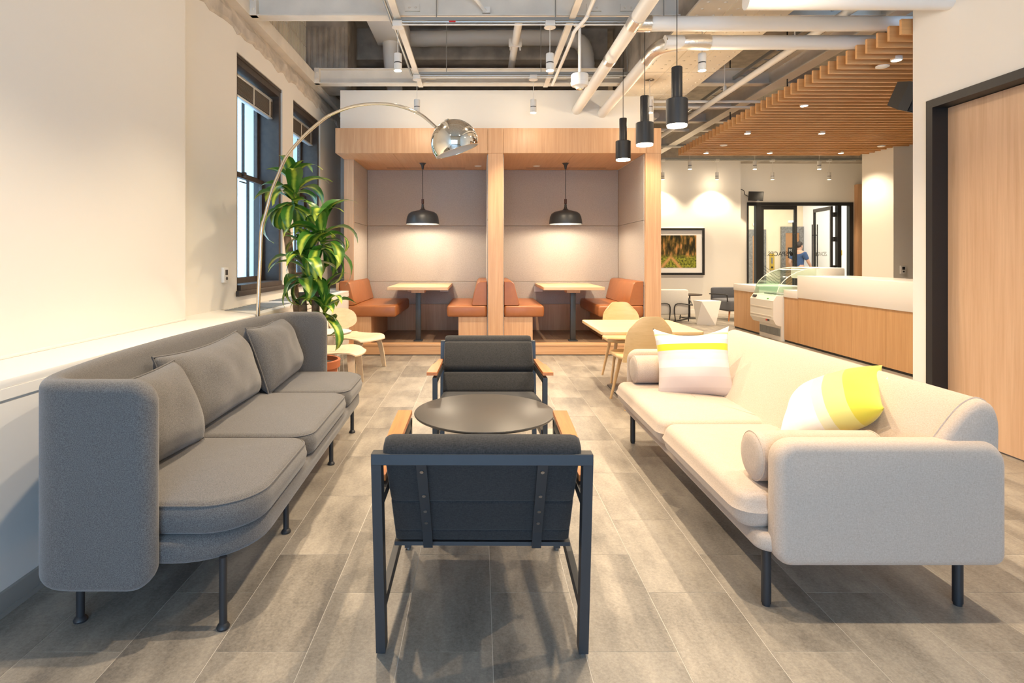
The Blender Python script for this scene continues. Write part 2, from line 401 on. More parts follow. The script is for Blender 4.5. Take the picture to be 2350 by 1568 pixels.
def thing(name, label, cat, loc=(0, 0, 0), rz=0, group=None):
    o = bpy.data.objects.new(name, None); COL.objects.link(o); o.location = loc; o.rotation_euler = (0, 0, rz)
    o.empty_display_size = .1
    return tag(o, label, cat, group)
def struct(o, label=None):
    o['kind'] = 'structure'
    if label: o['label'] = label
    return o
def dup(root, loc=None, rz=None, label=None, par=None):
    c = root.copy(); COL.objects.link(c)
    if par: c.parent = par
    if loc is not None: c.location = loc
    if rz is not None: c.rotation_euler = (0, 0, rz)
    if label: c['label'] = label
    for ch in list(root.children): dup(ch, par=c)
    return c
def rrect(x0, x1, y0, y1, r, n=6):
    """rounded rectangle outline; r may be 4 radii (x0y0, x1y0, x1y1, x0y1)"""
    if not isinstance(r, (list, tuple)): r = [r]*4
    out = []
    for (cx, cy, a0, q) in ((x0, y0, 180, r[0]), (x1, y0, 270, r[1]), (x1, y1, 0, r[2]), (x0, y1, 90, r[3])):
        sx = 1 if cx == x0 else -1; sy = 1 if cy == y0 else -1
        for k in range(n+1):
            a = R(a0+90*k/n); out.append((cx+sx*q+q*math.cos(a), cy+sy*q+q*math.sin(a)))
    return out
def smooth_path(pts, n=8):
    pts = [Vector(p) for p in pts]; out = []
    for i in range(len(pts)-1):
        p0 = pts[max(i-1, 0)]; p1 = pts[i]; p2 = pts[i+1]; p3 = pts[min(i+2, len(pts)-1)]
        for k in range(n):
            t = k/n
            out.append(.5*((2*p1)+(p2-p0)*t+(2*p0-5*p1+4*p2-p3)*t*t+(3*p1-p0-3*p2+p3)*t**3))
    out.append(pts[-1]); return out
def pillow_mesh(w, h, t, n=22, pinch=.07, power=2.6, seed=0, wr=.006, sag=0.0):
    """scatter cushion standing in local XZ, faces +-Y"""
    b = B(); bm = b.bm; G = {}
    for side in (-1, 1):
        for i in range(n+1):
            for j in range(n+1):
                edge = i in (0, n) or j in (0, n)
                if edge and side == 1: G[side, i, j] = G[-1, i, j]; continue
                u = 2*i/n-1; v = 2*j/n-1
                u = math.sin(u*math.pi/2)*.35+u*.65; v = math.sin(v*math.pi/2)*.35+v*.65
                x = w/2*u*(1-pinch*(1-v*v)); z = h/2*v*(1-pinch*(1-u*u))
                d = t/2*(max(0, 1-abs(u)**power)**.55)*(max(0, 1-abs(v)**power)**.55)
                q = Vector((x*7+seed*3.1, side*.7, z*7+seed))
                d += wr*mnoise.noise(q)*(1-max(abs(u), abs(v))**6)*2
                z2 = z - sag*(1-u*u)*max(0, v)
                G[side, i, j] = bm.verts.new((x, side*max(d, 0), z2))
    for side in (-1, 1):
        for i in range(n):
            for j in range(n):
                f = [G[side, i, j], G[side, i+1, j], G[side, i+1, j+1], G[side, i, j+1]]
                try: bm.faces.new(f)
                except ValueError: pass
    return b
def pillow_edge(w, h, pinch=.07, n=10, sag=0.0):
    pts = []
    for (a, b_) in (((-1, -1), (1, -1)), ((1, -1), (1, 1)), ((1, 1), (-1, 1)), ((-1, 1), (-1, -1))):
        for k in range(n):
            t = k/n; u = a[0]+(b_[0]-a[0])*t; v = a[1]+(b_[1]-a[1])*t
            pts.append((w/2*u*(1-pinch*(1-v*v)), 0, h/2*v*(1-pinch*(1-u*u))-sag*(1-u*u)*max(0, v)))
    return pts+[pts[0]]
# ================================================================== STRUCTURE
FX0 = -1.735                       # front face of the window ledge
WX = -2.207                        # window wall
# floor with its tiles
fl = struct(B().box(-3, 12, -3, 19, -.12, -.0009).link('floor', 'grout', smooth=0), 'grey stone tile floor with pale joints')
TW, TL = .305, .61
tiles = []; others = []
for i in range(-6, 24):
    x0 = -.2615 + i*TW
    for j in range(-7, 24):
        y0 = 1.26 + (.33 if i % 2 else 0) + j*TL - TL
        xa, xb = max(x0, -1.75), x0+TW
        if xb < -1.74 or y0 > 13: continue
        yc = y0+TL/2; xc = x0+TW/2
        seen = 1.5 < yc < 12.95
        if seen:
            px = PX0+xc/yc*F; py = PY0+CAMZ/yc*F
            seen = -220 < px < 2600 and py < 1800 and not (yc > 7.6 and xc < 2.1) and not (xc > 5.0 and yc > 6.0) and not (xc > 3.45 and yc < 4.3)
        if seen: tiles.append((TW*TL/yc**2/yc, xc, yc))
        else: others.append((xc, yc))
tiles.sort(reverse=True)
tb = B().box(-TW/2+.0012, TW/2-.0012, -TL/2+.0012, TL/2-.0012, -.012, 0)
t0 = tb.link('tile', 'tile', fl, smooth=0, loc=(tiles[0][1], tiles[0][2], 0))
for k, (_, x, y) in enumerate(tiles[1:300]):
    t = t0.copy(); COL.objects.link(t); t.location = (x, y, 0)
rest = B()
for x, y in [q[1:] for q in tiles[300:]]+others:
    rest.box(x-TW/2+.0012, x+TW/2-.0012, y-TL/2+.0012, y+TL/2-.0012, -.012, 0)
o = rest.link('surrounding_tiles', 'tile', fl, smooth=0); o['kind'] = 'stuff'

# near left wall, window wall with two openings, ledge
CEIL = 4.6
struct(B().box(-2.75, -2.085, -3, 4.03, 0, CEIL).link('wall_left', 'wall', smooth=0), 'plain cream wall above the window ledge')
ZT = 3.40
WN = ((5.17, 6.37), (6.74, 7.88)); WZ0, WZ1 = .99, 3.17
b = B()
ys = [4.03, 5.17, 6.37, 6.74, 7.88, 9.3]
for a, c in ((4.03, 5.17), (6.37, 6.74), (7.88, 9.3)): b.box(-2.75, WX, a, c, .0, ZT)
for a, c in WN:
    b.box(-2.75, WX, a, c, 0, WZ0); b.box(-2.75, WX, a, c, WZ1, ZT)
wl = struct(b.link('wall_left_window', 'wall', smooth=0), 'cream window wall behind the tall plant')
# broken concrete edge above the plaster
b = B(); rng = random.Random(3); ring = []
ny = 60; G = []
for k in range(ny+1):
    y = 4.03+(9.3-4.03)*k/ny
    zlo = ZT-.05+rng.uniform(-.035, .02); zhi = 3.56
    G.append([(WX+.006, y, zlo), (WX+.012+rng.uniform(0, .02), y, zlo+.02), (WX+.016+rng.uniform(-.012, .022), y, (zlo+zhi)/2), (WX-.03, y, zhi), (-2.7, y, zhi), (-2.7, y, zlo)])
b.loft(G)
o = b.link('broken_concrete_edge', 'concrete', wl, smooth=25)
# hollow clay tile wall above the beam line
hw = B().box(-2.75, -2.33, 4.03, 9.3, 3.5, CEIL).link('wall_left_upper', 'concrete', smooth=0)
struct(hw, 'ribbed hollow tile wall above the window wall')
rng = random.Random(5)
shared = {}
for r_ in range(4):
    for c_ in range(10):
        y0 = 4.06+c_*.40; z0 = 3.57+r_*.26
        if y0 > 8: continue
        key = rng.randrange(3)
        if key not in shared:
            q = B().box(0, .022, .005, .395, .004, .256)
            if key < 2:
                for s_ in range(9): q.box(.022, .030, .012+s_*.043, .034+s_*.043, .006, .254)
            t = q.link('hollow_tile', 'steel', hw, smooth=0, loc=(-2.33, y0, z0)); shared[key] = t
        else:
            t = shared[key].copy(); COL.objects.link(t); t.location = (-2.33, y0, z0)
# edge beam along the wall: angle with flange
b = B().box(-2.30, -2.14, 3.2, 9.0, 3.557, 3.575).box(-2.155, -2.14, 3.2, 9.0, 3.575, 3.70)
tag(b.link('edge_beam', 'steel', smooth=0), 'painted steel edge beam running along the top of the window wall', 'beam', kind='structure')
# window ledge
b = B().box(-2.3, FX0, -3, 8.95, .819, .852, bev=.004).box(-2.3, FX0+.004, -3, 8.95, .778, .819).box(-2.3, FX0, -3, 8.95, .0, .766).box(-2.3, FX0-.012, -3, 8.95, .764, .78)
led = struct(b.link('trim_1', 'white', smooth=30), 'white window ledge cabinet running along the wall behind the charcoal sofa')
B().box(-2.115, -2.078, -3, 4.03, .852, .868, bev=.004).link('wall_bead', 'white', led)
b = B()
for y0 in (4.75, 5.75, 6.75, 7.75):
    for k in range(9): b.box(-2.13, -1.82, y0+k*.09, y0+k*.09+.06, .8525, .856)
b.link('air_grille', plain('grille_slots', (.25, .27, .28), .5), led, smooth=0)
bb_ = B().box(FX0-.01, FX0+.014, -3, 8.95, 0, .085, bev=.003).box(FX0-.01, FX0+.020, -3, 8.95, 0, .02)
struct(bb_.link('baseboard_left', plain('grey_baseboard', (.30, .285, .26), .6)), 'grey baseboard under the window ledge')

# windows
def window(idx, y0, y1):
    W = bpy.data.objects.new('window_%d' % idx, None); COL.objects.link(W); W.location = (WX, y0, WZ0)
    W['kind'] = 'structure'; W['label'] = ['', 'tall sash window nearer the sofa', 'tall sash window nearer the booths'][idx]
    d = y1-y0; h = WZ1-WZ0; xs = -.23
    b = B()
    b.box(-.30, -.02, 0, .06, 0, h).box(-.30, -.02, d-.06, d, 0, h).box(-.30, -.02, .06, d-.06, h-.09, h).box(-.26, .012, .06, d-.06, 0, .05).box(-.05, -.012, .0, d, h-.03, h+.0)
    b.link('window_frame', 'darkframe', W, smooth=0)
    b = B().box(-.02, .03, -.02, d+.02, -.05, -.0, bev=.006)
    b.link('window_sill', 'darkframe', W)
    zm = h*.515
    for nm, z0, z1, xo in (('upper_sash', zm, h-.09, xs-.03), ('lower_sash', .05, zm+.03, xs+.02)):
        s = B().box(xo-.02, xo+.02, .06, .11, z0, z1).box(xo-.02, xo+.02, d-.11, d-.06, z0, z1).box(xo-.02, xo+.02, .11, d-.11, z0, z0+.055).box(xo-.02, xo+.02, .11, d-.11, z1-.045, z1)
        ww = (d-.22)
        for k in (1, 2): s.box(xo-.012, xo+.012, .11+ww*k/3-.010, .11+ww*k/3+.010, z0+.05, z1-.04)
        so = s.link(nm, 'darkframe', W, smooth=0)
        for k in range(3):
            B().box(xo-.003, xo+.001, .11+ww*k/3+.010, .11+ww*(k+1)/3-.010, z0+.055, z1-.045).link('pane', 'glass', so, smooth=0)
    B().box(xs+.03, xs+.065, d/2-.03, d/2+.03, zm+.0, zm+.05, bev=.006).tube([(xs+.05, d/2-.12, zm-.06), (xs+.09, d/2-.10, zm-.07), (xs+.09, d/2-.05, zm-.07), (xs+.05, d/2-.03, zm-.06)], .006).link('sash_lock', 'darkframe', W)
    bl = B().box(-.135, -.085, .07, d-.07, h-.155, h-.125, bev=.004).link('blind', 'blindrail', W)
    q = B()
    for k in range(13): q.box(-.137, -.083, .075, d-.075, h-.165-.0125*k, h-.163-.0125*k+.004)
    q.link('blind_slats', 'blind', bl, smooth=0)
    B().box(-.137, -.083, .072, d-.072, h-.345, h-.325, bev=.004).link('bottom_rail', 'blindrail', bl)
    q = B()
    for yy in (.16, d/2, d-.16): q.box(-.082, -.080, yy-.012, yy+.012, h-.33, h-.15)
    q.link('ladder_tape', 'steel', bl, smooth=0)
    return W
window(1, *WN[0]); window(2, *WN[1])
# facade across the street
fa = tag(B().box(-7.5, -7, -2, 22, -6, 11).link('neighbour_building', 'facade', smooth=0), 'pale stone building across the street seen through the sash windows', 'building')
pm = None
for k in range(9):
    y0 = -1+k*2.5
    if pm is None: pm = B().box(0, .35, 0, .75, -6, 11).link('pilaster', 'stone', fa, smooth=0, loc=(-7, y0, 0))
    else:
        q = pm.copy(); COL.objects.link(q); q.location = (-7, y0, 0)
wm = None
for k in range(9):
    for z0 in (-1.2, 2.2, 5.6):
        if wm is None: wm = B().box(0, .06, 0, .9, 0, 1.9).box(.06, .10, -.08, .98, -.1, 0).link('window', 'facadewin', fa, smooth=0, loc=(-6.99, 1.05-1+k*2.5, z0))
        else:
            q = wm.copy(); COL.objects.link(q); q.location = (-6.99, .05+k*2.5, z0)
B().box(-6.95, -6.6, -2, 22, 4.55, 4.85).link('cornice', 'stone', fa, smooth=0)
tag(B().box(-4.6, -3.9, 7.15, 7.75, -2, 9, bev=.02).link('stone_pier', 'stone'), 'grey stone pier standing outside, between the two windows', 'pier', kind='structure')
tag(B().box(-6.75, -6.70, 14.6, 15.6, 5.3, 6.9).link('street_banner', 'redbanner'), 'red banner hanging on the building across the street', 'banner')

# rear wall with a wide glazed opening (behind the camera), right wall with door opening
b = B().box(-2.75, -1.8, -3.2, -3, 0, CEIL).box(1.6, 4.2, -3.2, -3, 0, CEIL).box(-1.8, 1.6, -3.2, -3, 0, .3).box(-1.8, 1.6, -3.2, -3, 2.5, CEIL)
struct(b.link('wall_rear', 'wall', smooth=0))
DX = 3.35; D0, D1 = 3.20, 4.24; DZ = 2.46
b = B().box(DX, DX+.18, -3, D0, 0, CEIL).box(DX, DX+.18, D0, D1, DZ, CEIL).box(DX, DX+.18, D1, 4.39, 0, CEIL)
struct(b.link('wall_right', 'wall', smooth=0), 'white wall with the tall oak door')
dr = bpy.data.objects.new('door_1', None); COL.objects.link(dr); dr.location = (DX, D0, 0); struct(dr, 'tall oak veneer door in a black metal frame')
w_ = D1-D0
b = B().box(-.018, .19, w_-.06, w_, 0, DZ).box(-.018, .19, 0, .06, 0, DZ).box(-.018, .19, .06, w_-.06, DZ-.06, DZ)
b.box(.14, .17, w_-.085, w_-.06, 0, DZ-.06).box(.14, .17, .06, w_-.06, DZ-.08, DZ-.06)
b.link('door_frame', 'black', dr, smooth=0)
B().box(.096, .138, .062, w_-.062, .012, DZ-.064).link('door_leaf', 'doorwood', dr, smooth=0)
# walls of the far part
struct(B().box(4.2, 12, 3.2, 3.4, 0, CEIL).link('wall_kitchen', 'wall', smooth=0))
struct(B().box(-2.75, 2.05, 9.05, 9.3, 0, CEIL).box(1.9, 2.05, 9.3, 13, 0, CEIL).link('wall_back', 'wall', smooth=0), 'wall behind the wooden booths')
struct(B().box(1.9, 5.98, 13, 13.5, 0, 3.5).link('wall_far', 'wall', smooth=0), 'cream wall with the framed forest picture')
struct(B().box(1.9, 5.98, 12.985, 13.0, 0, .09).link('baseboard_far', 'white', smooth=0))
GX0, GX1, GZ = 6.3, 8.79, 2.585
b = B().box(5.98, GX0, 13.38, 13.52, 0, 3.5).box(GX1, 12, 13.38, 13.52, 0, 3.5).box(GX0, GX1, 13.38, 13.52, GZ, 3.5)
struct(b.link('wall_entrance', 'wall', smooth=0), 'cream wall above the glass entrance doors')
struct(B().box(1.9, 12, 13.0, 13.6, 3.5, CEIL).link('wall_far_upper', 'darkconc', smooth=0))
struct(B().box(6.56, 12, 9.0, 9.74, 0, CEIL).link('wall_column', 'wall', smooth=0), 'cream column wall lit by a downlight behind the reception counter')
struct(B().box(11.8, 12, 3.4, 9, 0, CEIL).link('wall_outer', 'wall', smooth=0))
struct(B().box(11.8, 12, 9.74, 13.4, 0, CEIL).link('wall_outer_far', 'wall', smooth=0))
struct(B().box(8.83, 9.05, 13.26, 13.38, 0, 2.62).box(8.83, 9.75, 13.26, 13.38, 2.62, 3.0).box(9.05, 9.75, 13.34, 13.38, .75, 2.62).link('trim_2', 'oak', smooth=0), 'oak lined opening beside the entrance doors')
tag(B().box(9.05, 9.7, 13.0, 13.33, 0, .75, bev=.03).link('leather_bench', 'leather'), 'tan leather bench end inside the oak lined opening', 'bench')
# lobby
struct(B().box(6.0, 10.25, 18, 18.3, 0, 3.3).link('wall_lobby', 'lobbystone', smooth=0), 'cream stone lift lobby wall')
struct(B().box(10.25, 10.5, 13.52, 18.3, 0, 3.3).link('wall_lobby_side', 'lobbywhite', smooth=0), 'white lobby side wall')
struct(B().box(5.8, 6.0, 13.52, 18.3, 0, 3.3).link('wall_lobby_other', 'lobbywhite', smooth=0))
struct(B().box(5.8, 10.5, 13.52, 18.3, 3.3, 3.4).link('ceiling_lobby', 'lobbywhite', smooth=0))
# ceiling slab, concrete beams in the void
ce = struct(B().box(-2.75, 12, -3.2, 13.6, CEIL, CEIL+.2).link('ceiling', 'darkconc', smooth=0), 'dark concrete ceiling slab above the services')
b = B().box(-2.4, 1.85, 8.2, 8.55, 4.15, CEIL).box(-2.4, 1.85, 8.98, 9.05, 3.5, 4.05)
struct(b.link('trim_3', 'darkconc', smooth=0), 'old concrete downstand beam in the ceiling void')
pil = B().box(-2.33, -1.75, 7.55, 8.1, 3.6, CEIL)
for k in range(7): pil.box(-2.28+k*.075, -2.24+k*.075, 7.535, 7.55, 3.6, CEIL-.25)
struct(pil.link('wall_pilaster', 'darkconc', smooth=0), 'ribbed masonry pier in the dark ceiling void')
# ================================================================== CEILING SERVICES
def ibeam(name, p0, length, axis, label, h=.2, fw=.13, group=None):
    """I section, bottom centre at p0, running along axis"""
    b = B(); L_ = length; t = .012
    def bx(u0, u1, z0, z1):
        if axis == 'x': b.box(0, L_, u0, u1, z0, z1)
        else: b.box(u0, u1, 0, L_, z0, z1)
    bx(-fw/2, fw/2, 0, t); bx(-fw/2, fw/2, h-t, h); bx(-.005, .005, t, h-t)
    o = b.link(name, 'steel', smooth=0, loc=p0); tag(o, label, 'beam', group, 'structure')
    return o
def bolts(par, pts, d=(0, -1, 0), r=.014):
    for p in pts:
        p = Vector(p); d_ = Vector(d)
        B().cyl(p, p+d_*.012, r, n=6).cyl(p+d_*.012, p+d_*.022, r*.55, n=8).link('bolt', 'steel', par)
BZ = 3.557
for Y, lab in ((5.37, 'nearest'), (7.45, 'second')):
    o = ibeam('steel_joist', (-2.14, Y, BZ), 4.02, 'x', 'painted steel joist crossing over the %s' % ('armchairs' if Y < 6 else 'booth fronts'))
    end = B().box(-.005, .06, -.075, -.005, .0, .2).link('end_plate', 'steel', o, smooth=0)
    bolts(end, [(.03, -.075, .06), (.03, -.075, .14)])
    for cx in (-.73, .98, 1.3):
        k = cx+2.14
        pl = B().box(k+.03, k+.17, -.02, -.006, .06, .13).link('clip_plate', 'steel', o, smooth=0)
        bolts(pl, [(k+.07, -.02, .095), (k+.13, -.02, .095)], r=.012)
    ibeam('steel_joist', (2.75, Y, BZ), 6.5, 'x', 'painted steel joist above the slatted canopy, crossing over %s' % ('its near edge' if Y < 6 else 'its middle'))
ibeam('steel_joist', (2.0, 9.53, BZ), 8, 'x', 'painted steel joist crossing over the far end of the canopy', h=.25)
ibeam('steel_joist', (2.0, 11.6, BZ), 8, 'x', 'painted steel joist crossing in front of the picture wall')
ibeam('steel_joist', (3.8, 3.6, 3.5), 9.2, 'y', 'long painted steel joist running beside the slatted canopy', h=.22, fw=.16)
# small members along the room
for x, y0, y1, lab in ((-.76, 3.0, 7.4, 'grey painted bracing strut beside the flat white duct'), (.86, 3.0, 7.4, 'grey painted bracing strut beside the kinked conduit')):
    b = B().box(-.03, .03, 0, y1-y0, 0, .012).box(-.005, .005, 0, y1-y0, .012, .1)
    tag(b.link('bracing_strut', 'steel', smooth=0, loc=(x, y0, 3.51)), lab, 'strut', kind='structure')
    B().tube([(x-.06, y0, 3.53), (x-.06, y1, 3.53)], .011)
tag(B().tube([(-.83, 3.0, 3.535), (-.83, 7.0, 3.535)], .013, 8).link('conduit', 'galv'), 'thin grey conduit running beside the strut near the flat duct', 'conduit')
tag(B().tube(smooth_path([(.98, 3.0, 3.50), (.98, 4.9, 3.50), (.97, 5.15, 3.47), (.90, 5.35, 3.43), (.90, 5.6, 3.42), (.90, 7.0, 3.42)], 6), .018, 8).link('conduit', 'whitemetal'), 'white conduit with a kink passing under the joist', 'conduit')
# riveted girder
b = B().box(1.855, 2.74, 3.0, 8.3, 3.45, 3.47)
gd = b.link('riveted_girder', 'rivet', smooth=0); tag(gd, 'wide cream riveted steel girder running under the ceiling', 'beam', kind='structure')
B().box(1.95, 2.64, 3.0, 8.3, 3.47, CEIL).link('girder_web', 'darkconc', gd, smooth=0)
q = B(); 
for y0 in (4.25, 5.5, 6.6, 7.5):
    q.box(1.86, 2.735, y0, y0+.012, 3.444, 3.45)
for x0 in (2.16, 2.44): q.box(x0, x0+.01, 3.0, 8.3, 3.443, 3.45)
q.link('plate_seam', 'rivet', gd, smooth=0)
rm = None
rv = B()
for k in range(40):
    for x0 in (1.93, 2.08, 2.24, 2.36, 2.52, 2.67):
        y = 3.1+k*.13
        c = Vector((x0, y, 3.45))
        rv.lathe([(0, -.010), (.010, -.008), (.016, 0)], c, n=7)
o = rv.link('rivet', 'rivet', gd); o['kind'] = 'stuff'
# ducts
dc = B().box(-1.39, -.95, 3.6, 7.8, 4.20, 4.42, bev=.01).link('flat_duct', 'whitemetal'); tag(dc, 'flat white rectangular duct hung below the slab', 'duct')
b = B()
for k in range(9): b.box(-1.28, -.99, 5.75+k*.02, 5.762+k*.02, 4.194, 4.2)
b.link('grille', 'galv', dc, smooth=0)
B().tube(smooth_path([(-1.2, 7.7, 4.25), (-1.2, 7.78, 4.05), (-1.2, 7.9, 3.85), (-1.2, 8.1, 3.6), (-1.2, 8.4, 3.4)], 5), .115, 16).link('flexible_branch', 'whitemetal', dc)
pts = smooth_path([(-1.0, 8.02, 4.38), (-.3, 8.02, 4.385), (.7, 8.02, 4.39), (1.2, 8.02, 4.385), (1.42, 8.02, 4.33), (1.50, 8.02, 4.18), (1.52, 8.02, 3.9), (1.52, 8.02, 3.5)], 10)
rs = [.108+(.004 if k % 4 == 0 else 0) for k in range(len(pts))]
tag(B().tube(pts, rs, 18).link('spiral_duct', 'whitemetal'), 'round white spiral duct bending down behind the joist', 'duct')
# pipes
def pipe(pts, r, lab, cat='pipe', mat='white', n=14, sm=6, name='insulated_pipe'):
    return tag(B().tube(smooth_path(pts, sm) if len(pts) > 2 else pts, r, n).link(name, mat), lab, cat)
X1, Z1 = 1.300, 3.263
p = pipe([(X1, 2.2, Z1), (X1, 7.598, Z1)], .062, 'thick white insulated pipe running from over the armchairs into the wall above the booths')
B().tube([(X1, 4.62, Z1), (X1, 4.80, Z1)], .066, 14).link('foil_joint', 'foil', p); B().tube([(X1, 5.58, Z1), (X1, 5.68, Z1)], .066, 14).link('foil_joint', 'foil', p)
X2, Z2 = 1.64, 3.222
p = pipe([(X2, 7.598, Z2), (X2, 5.5, Z2), (X2, 5.32, Z2), (X2+.05, 5.16, Z2), (X2+.2, 5.09, Z2), (X2+.4, 5.09, Z2), (6.5, 5.09, Z2)], .062, 'thick white insulated pipe with a foil elbow turning over the canopy')
B().tube(smooth_path([(X2, 5.52, Z2), (X2, 5.30, Z2), (X2+.05, 5.16, Z2), (X2+.2, 5.09, Z2), (X2+.42, 5.09, Z2)], 8), .068, 16).link('foil_elbow', 'foil', p)
p = pipe([(X1+.03, 4.78, Z1), (6.5, 4.78, Z1)], .062, 'thick white insulated branch pipe teeing off towards the slatted canopy')
B().tube([(X1+.03, 4.78, Z1), (X1+.14, 4.78, Z1)], .067, 14).link('foil_joint', 'foil', p)
pipe([(1.9, 4.05, 3.125), (3.42, 4.05, 3.125)], .062, 'thick white pipe running into the white wall above the oak door')
pipe([(.44, 6.1, 3.92), (.44, 7.9, 3.92)], .045, 'white sprinkler pipe with a clamp in the ceiling void', n=12, name='sprinkler_pipe')
tag(B().box(.36, .52, 6.93, 6.97, 3.87, 3.97, bev=.01).cyl((.38, 6.95, 3.83), (.38, 6.95, 3.9), .01).cyl((.50, 6.95, 3.83), (.50, 6.95, 3.9), .01).link('pipe_clamp', 'whitemetal'), 'white clamp around the sprinkler pipe in the void', 'clamp')
p = pipe([(3.11, 4.2, 3.37), (3.11, 9.9, 3.37)], .036, 'long white sprinkler pipe running beside the slatted canopy', n=12, name='sprinkler_pipe')
for yy in (5.6, 7.2, 8.9): B().box(3.092, 3.128, yy-.02, yy+.02, 3.40, 3.47, bev=.008).cyl((3.11, yy, 3.47), (3.11, yy, CEIL), .006, n=6).link('hanger', 'whitemetal', p)
pipe([(2.4, 8.6, 3.58), (7, 8.6, 3.58)], .045, 'white pipe crossing above the far slats', n=12)
pipe([(2.0, 7.75, 3.42), (6, 7.75, 3.42)], .02, 'thin white conduit crossing behind the pendants', 'conduit', n=8, name='conduit')
pipe([(2.0, 7.95, 3.40), (6, 7.95, 3.40)], .014, 'thinnest white conduit crossing behind the pendants', 'conduit', n=8, name='conduit')
pipe([(2.0, 5.05, 3.40), (2.1, 4.98, 3.38), (2.3, 4.95, 3.37), (3.6, 4.95, 3.37)], .012, 'grey cable pipe lying between the two thick pipes', 'conduit', 'galv', 8, name='conduit')
pipe([(2.9, 9.3, 3.62), (2.9, 12.8, 3.62)], .05, 'white pipe running towards the picture wall', n=10)
pipe([(2.2, 10.3, 3.6), (6.4, 10.3, 3.6)], .03, 'white pipe crossing before the picture wall', n=10)
for x, y0, y1, z in ((3.4, 4.3, 9.5, 3.62),):
    b = B()
    for s in (-.07, .07): b.box(x+s-.012, x+s+.012, y0, y1, z, z+.04)
    k = y0
    while k < y1: b.box(x-.06, x+.06, k, k+.02, z+.005, z+.015); k += .3
    tag(b.link('cable_tray', 'galv', smooth=0), 'galvanised ladder cable tray above the slatted canopy edge', 'cable tray')
# diagonal brace and bracket on the nearest joist
tag(B().tube([(-.25, 4.9, 3.80), (.06, 5.33, 3.60)], .018, 8).box(.03, .1, 5.31, 5.35, 3.585, 3.64).link('tie_rod', 'whitemetal'), 'slim white tie rod bolted to the joist over the armchairs', 'rod')
# light tracks (strut channel with conduit)
def track(Y, z, x0, x1, lab):
    b = B().box(x0, x1, Y-.02, Y+.02, z+.012, z+.03).box(x0, x1, Y-.02, Y-.016, z-.0, z+.012).box(x0, x1, Y+.016, Y+.02, z-.0, z+.012)
    o = b.link('strut_channel', 'galv', smooth=0); tag(o, lab, 'channel')
    B().tube([(x0+.02, Y-.035, z-.02), (x1-.25, Y-.035, z-.02)], .011, 8).link('conduit', 'galv', o)
    B().tube([(x0+.05, Y-.03, z-.044), (x1-.6, Y-.03, z-.044)], .008, 8).link('conduit', 'whitemetal', o)
    if Y < 6: B().box(-.28, -.22, Y-.047, Y-.044, z-.028, z-.013).link('label', 'red', o, smooth=0)
    for x in (x0+.4, (x0+x1)/2, x1-.5):
        B().cyl((x, Y, z+.03), (x, Y, CEIL), .005, n=6).link('hanger_rod', 'galv', o)
    return o
track(5.30, 3.50, -.80, 2.22, 'galvanised strut channel carrying the spotlights over the armchairs')
track(6.92, 3.52, -.80, 2.30, 'galvanised strut channel carrying the spotlights before the booths')
track(3.66, 3.50, -.80, 2.22, 'galvanised strut channel over the coffee table')
track(11.2, 3.50, 3.2, 8.0, 'galvanised strut channel nearer of the two by the picture wall')
track(12.7, 3.49, 3.2, 9.0, 'galvanised strut channel farther of the two by the picture wall')
# spotlights
def spot_proto():
    t = thing('spotlight', 'x', 'spotlight', group='white cylinder spotlights on cords')
    B().cyl((0, 0, .40), (0, 0, .405), .054, n=24).box(-.045, .045, -.045, .045, .405, .455, bev=.008).link('canopy', 'whitemetal', t)
    B().cyl((0, 0, .155), (0, 0, .40), .0035, n=6).link('cord', 'whitemetal', t)
    B().lathe([(0, .160), (.034, .160), (.037, .157), (.037, .078), (.0, .078)], n=24).link('housing', 'whitemetal', t)
    B().lathe([(0, .078), (.034, .078), (.034, .068), (0, .068)], n=24).link('ring', 'black', t)
    B().lathe([(0, .068), (.037, .068), (.037, .002), (.034, 0), (.030, .012), (.0, .014)], n=24).link('lower_housing', 'whitemetal', t)
    B().lathe([(0, .006), (.029, .006), (.029, .012), (0, .012)], n=20).link('lens', 'lens', t)
    return t
SP = spot_proto(); first = True
XS = (-.757, .656, 2.07)
rows = [(5.28, 3.03, 'over the armchairs'), (6.90, 3.05, 'before the booths'), (3.66, 3.03, 'over the coffee table'), (2.04, 3.03, 'over the near armchair')]
colname = ('on the window side', 'in the middle of its row', 'on the reception side')
for (Y, z, lab) in rows:
    for k, x in enumerate(XS):
        L = 'white cylinder spotlight %s, %s' % (lab, colname[k])
        if first: o = SP; o.location = (x, Y, z); o['label'] = L; first = False
        else: o = dup(SP, (x, Y, z), label=L)
        light('spot_lamp', 'SPOT', (0, 0, -.012), SPOT_W*(1.0 if Y < 6 else 1.15)*(.5 if x > 2 and Y < 6 else 1), WARM, parent=o, spot_size=R(116), spot_blend=.75, shadow_soft_size=.022)
        light('ceiling_fill', 'POINT', (0, 0, -.05), 3.4 if Y < 6 else 4.5, WARM, parent=o, shadow_soft_size=.03)  # added point light below each spotlight, warms the joists and ceiling
far = [(4.15, 11.2, 'over the pale lounge chair'), (5.43, 11.2, 'over the slate lounge chair'), (6.7, 11.2, 'before the open glass door'), (4.1, 12.7, 'beside the booth post, close to the picture'), (5.31, 12.7, 'just beyond the picture frame'), (6.55, 12.7, 'above the fixed glass door'), (7.82, 12.7, 'above the open glass door')]
for x, Y, lab in far:
    o = dup(SP, (x, Y, 3.03), label='small distant white spotlight '+lab)
    light('spot_lamp', 'SPOT', (0, 0, -.012), 36, WARM, parent=o, spot_size=R(110), spot_blend=.5, shadow_soft_size=.03)
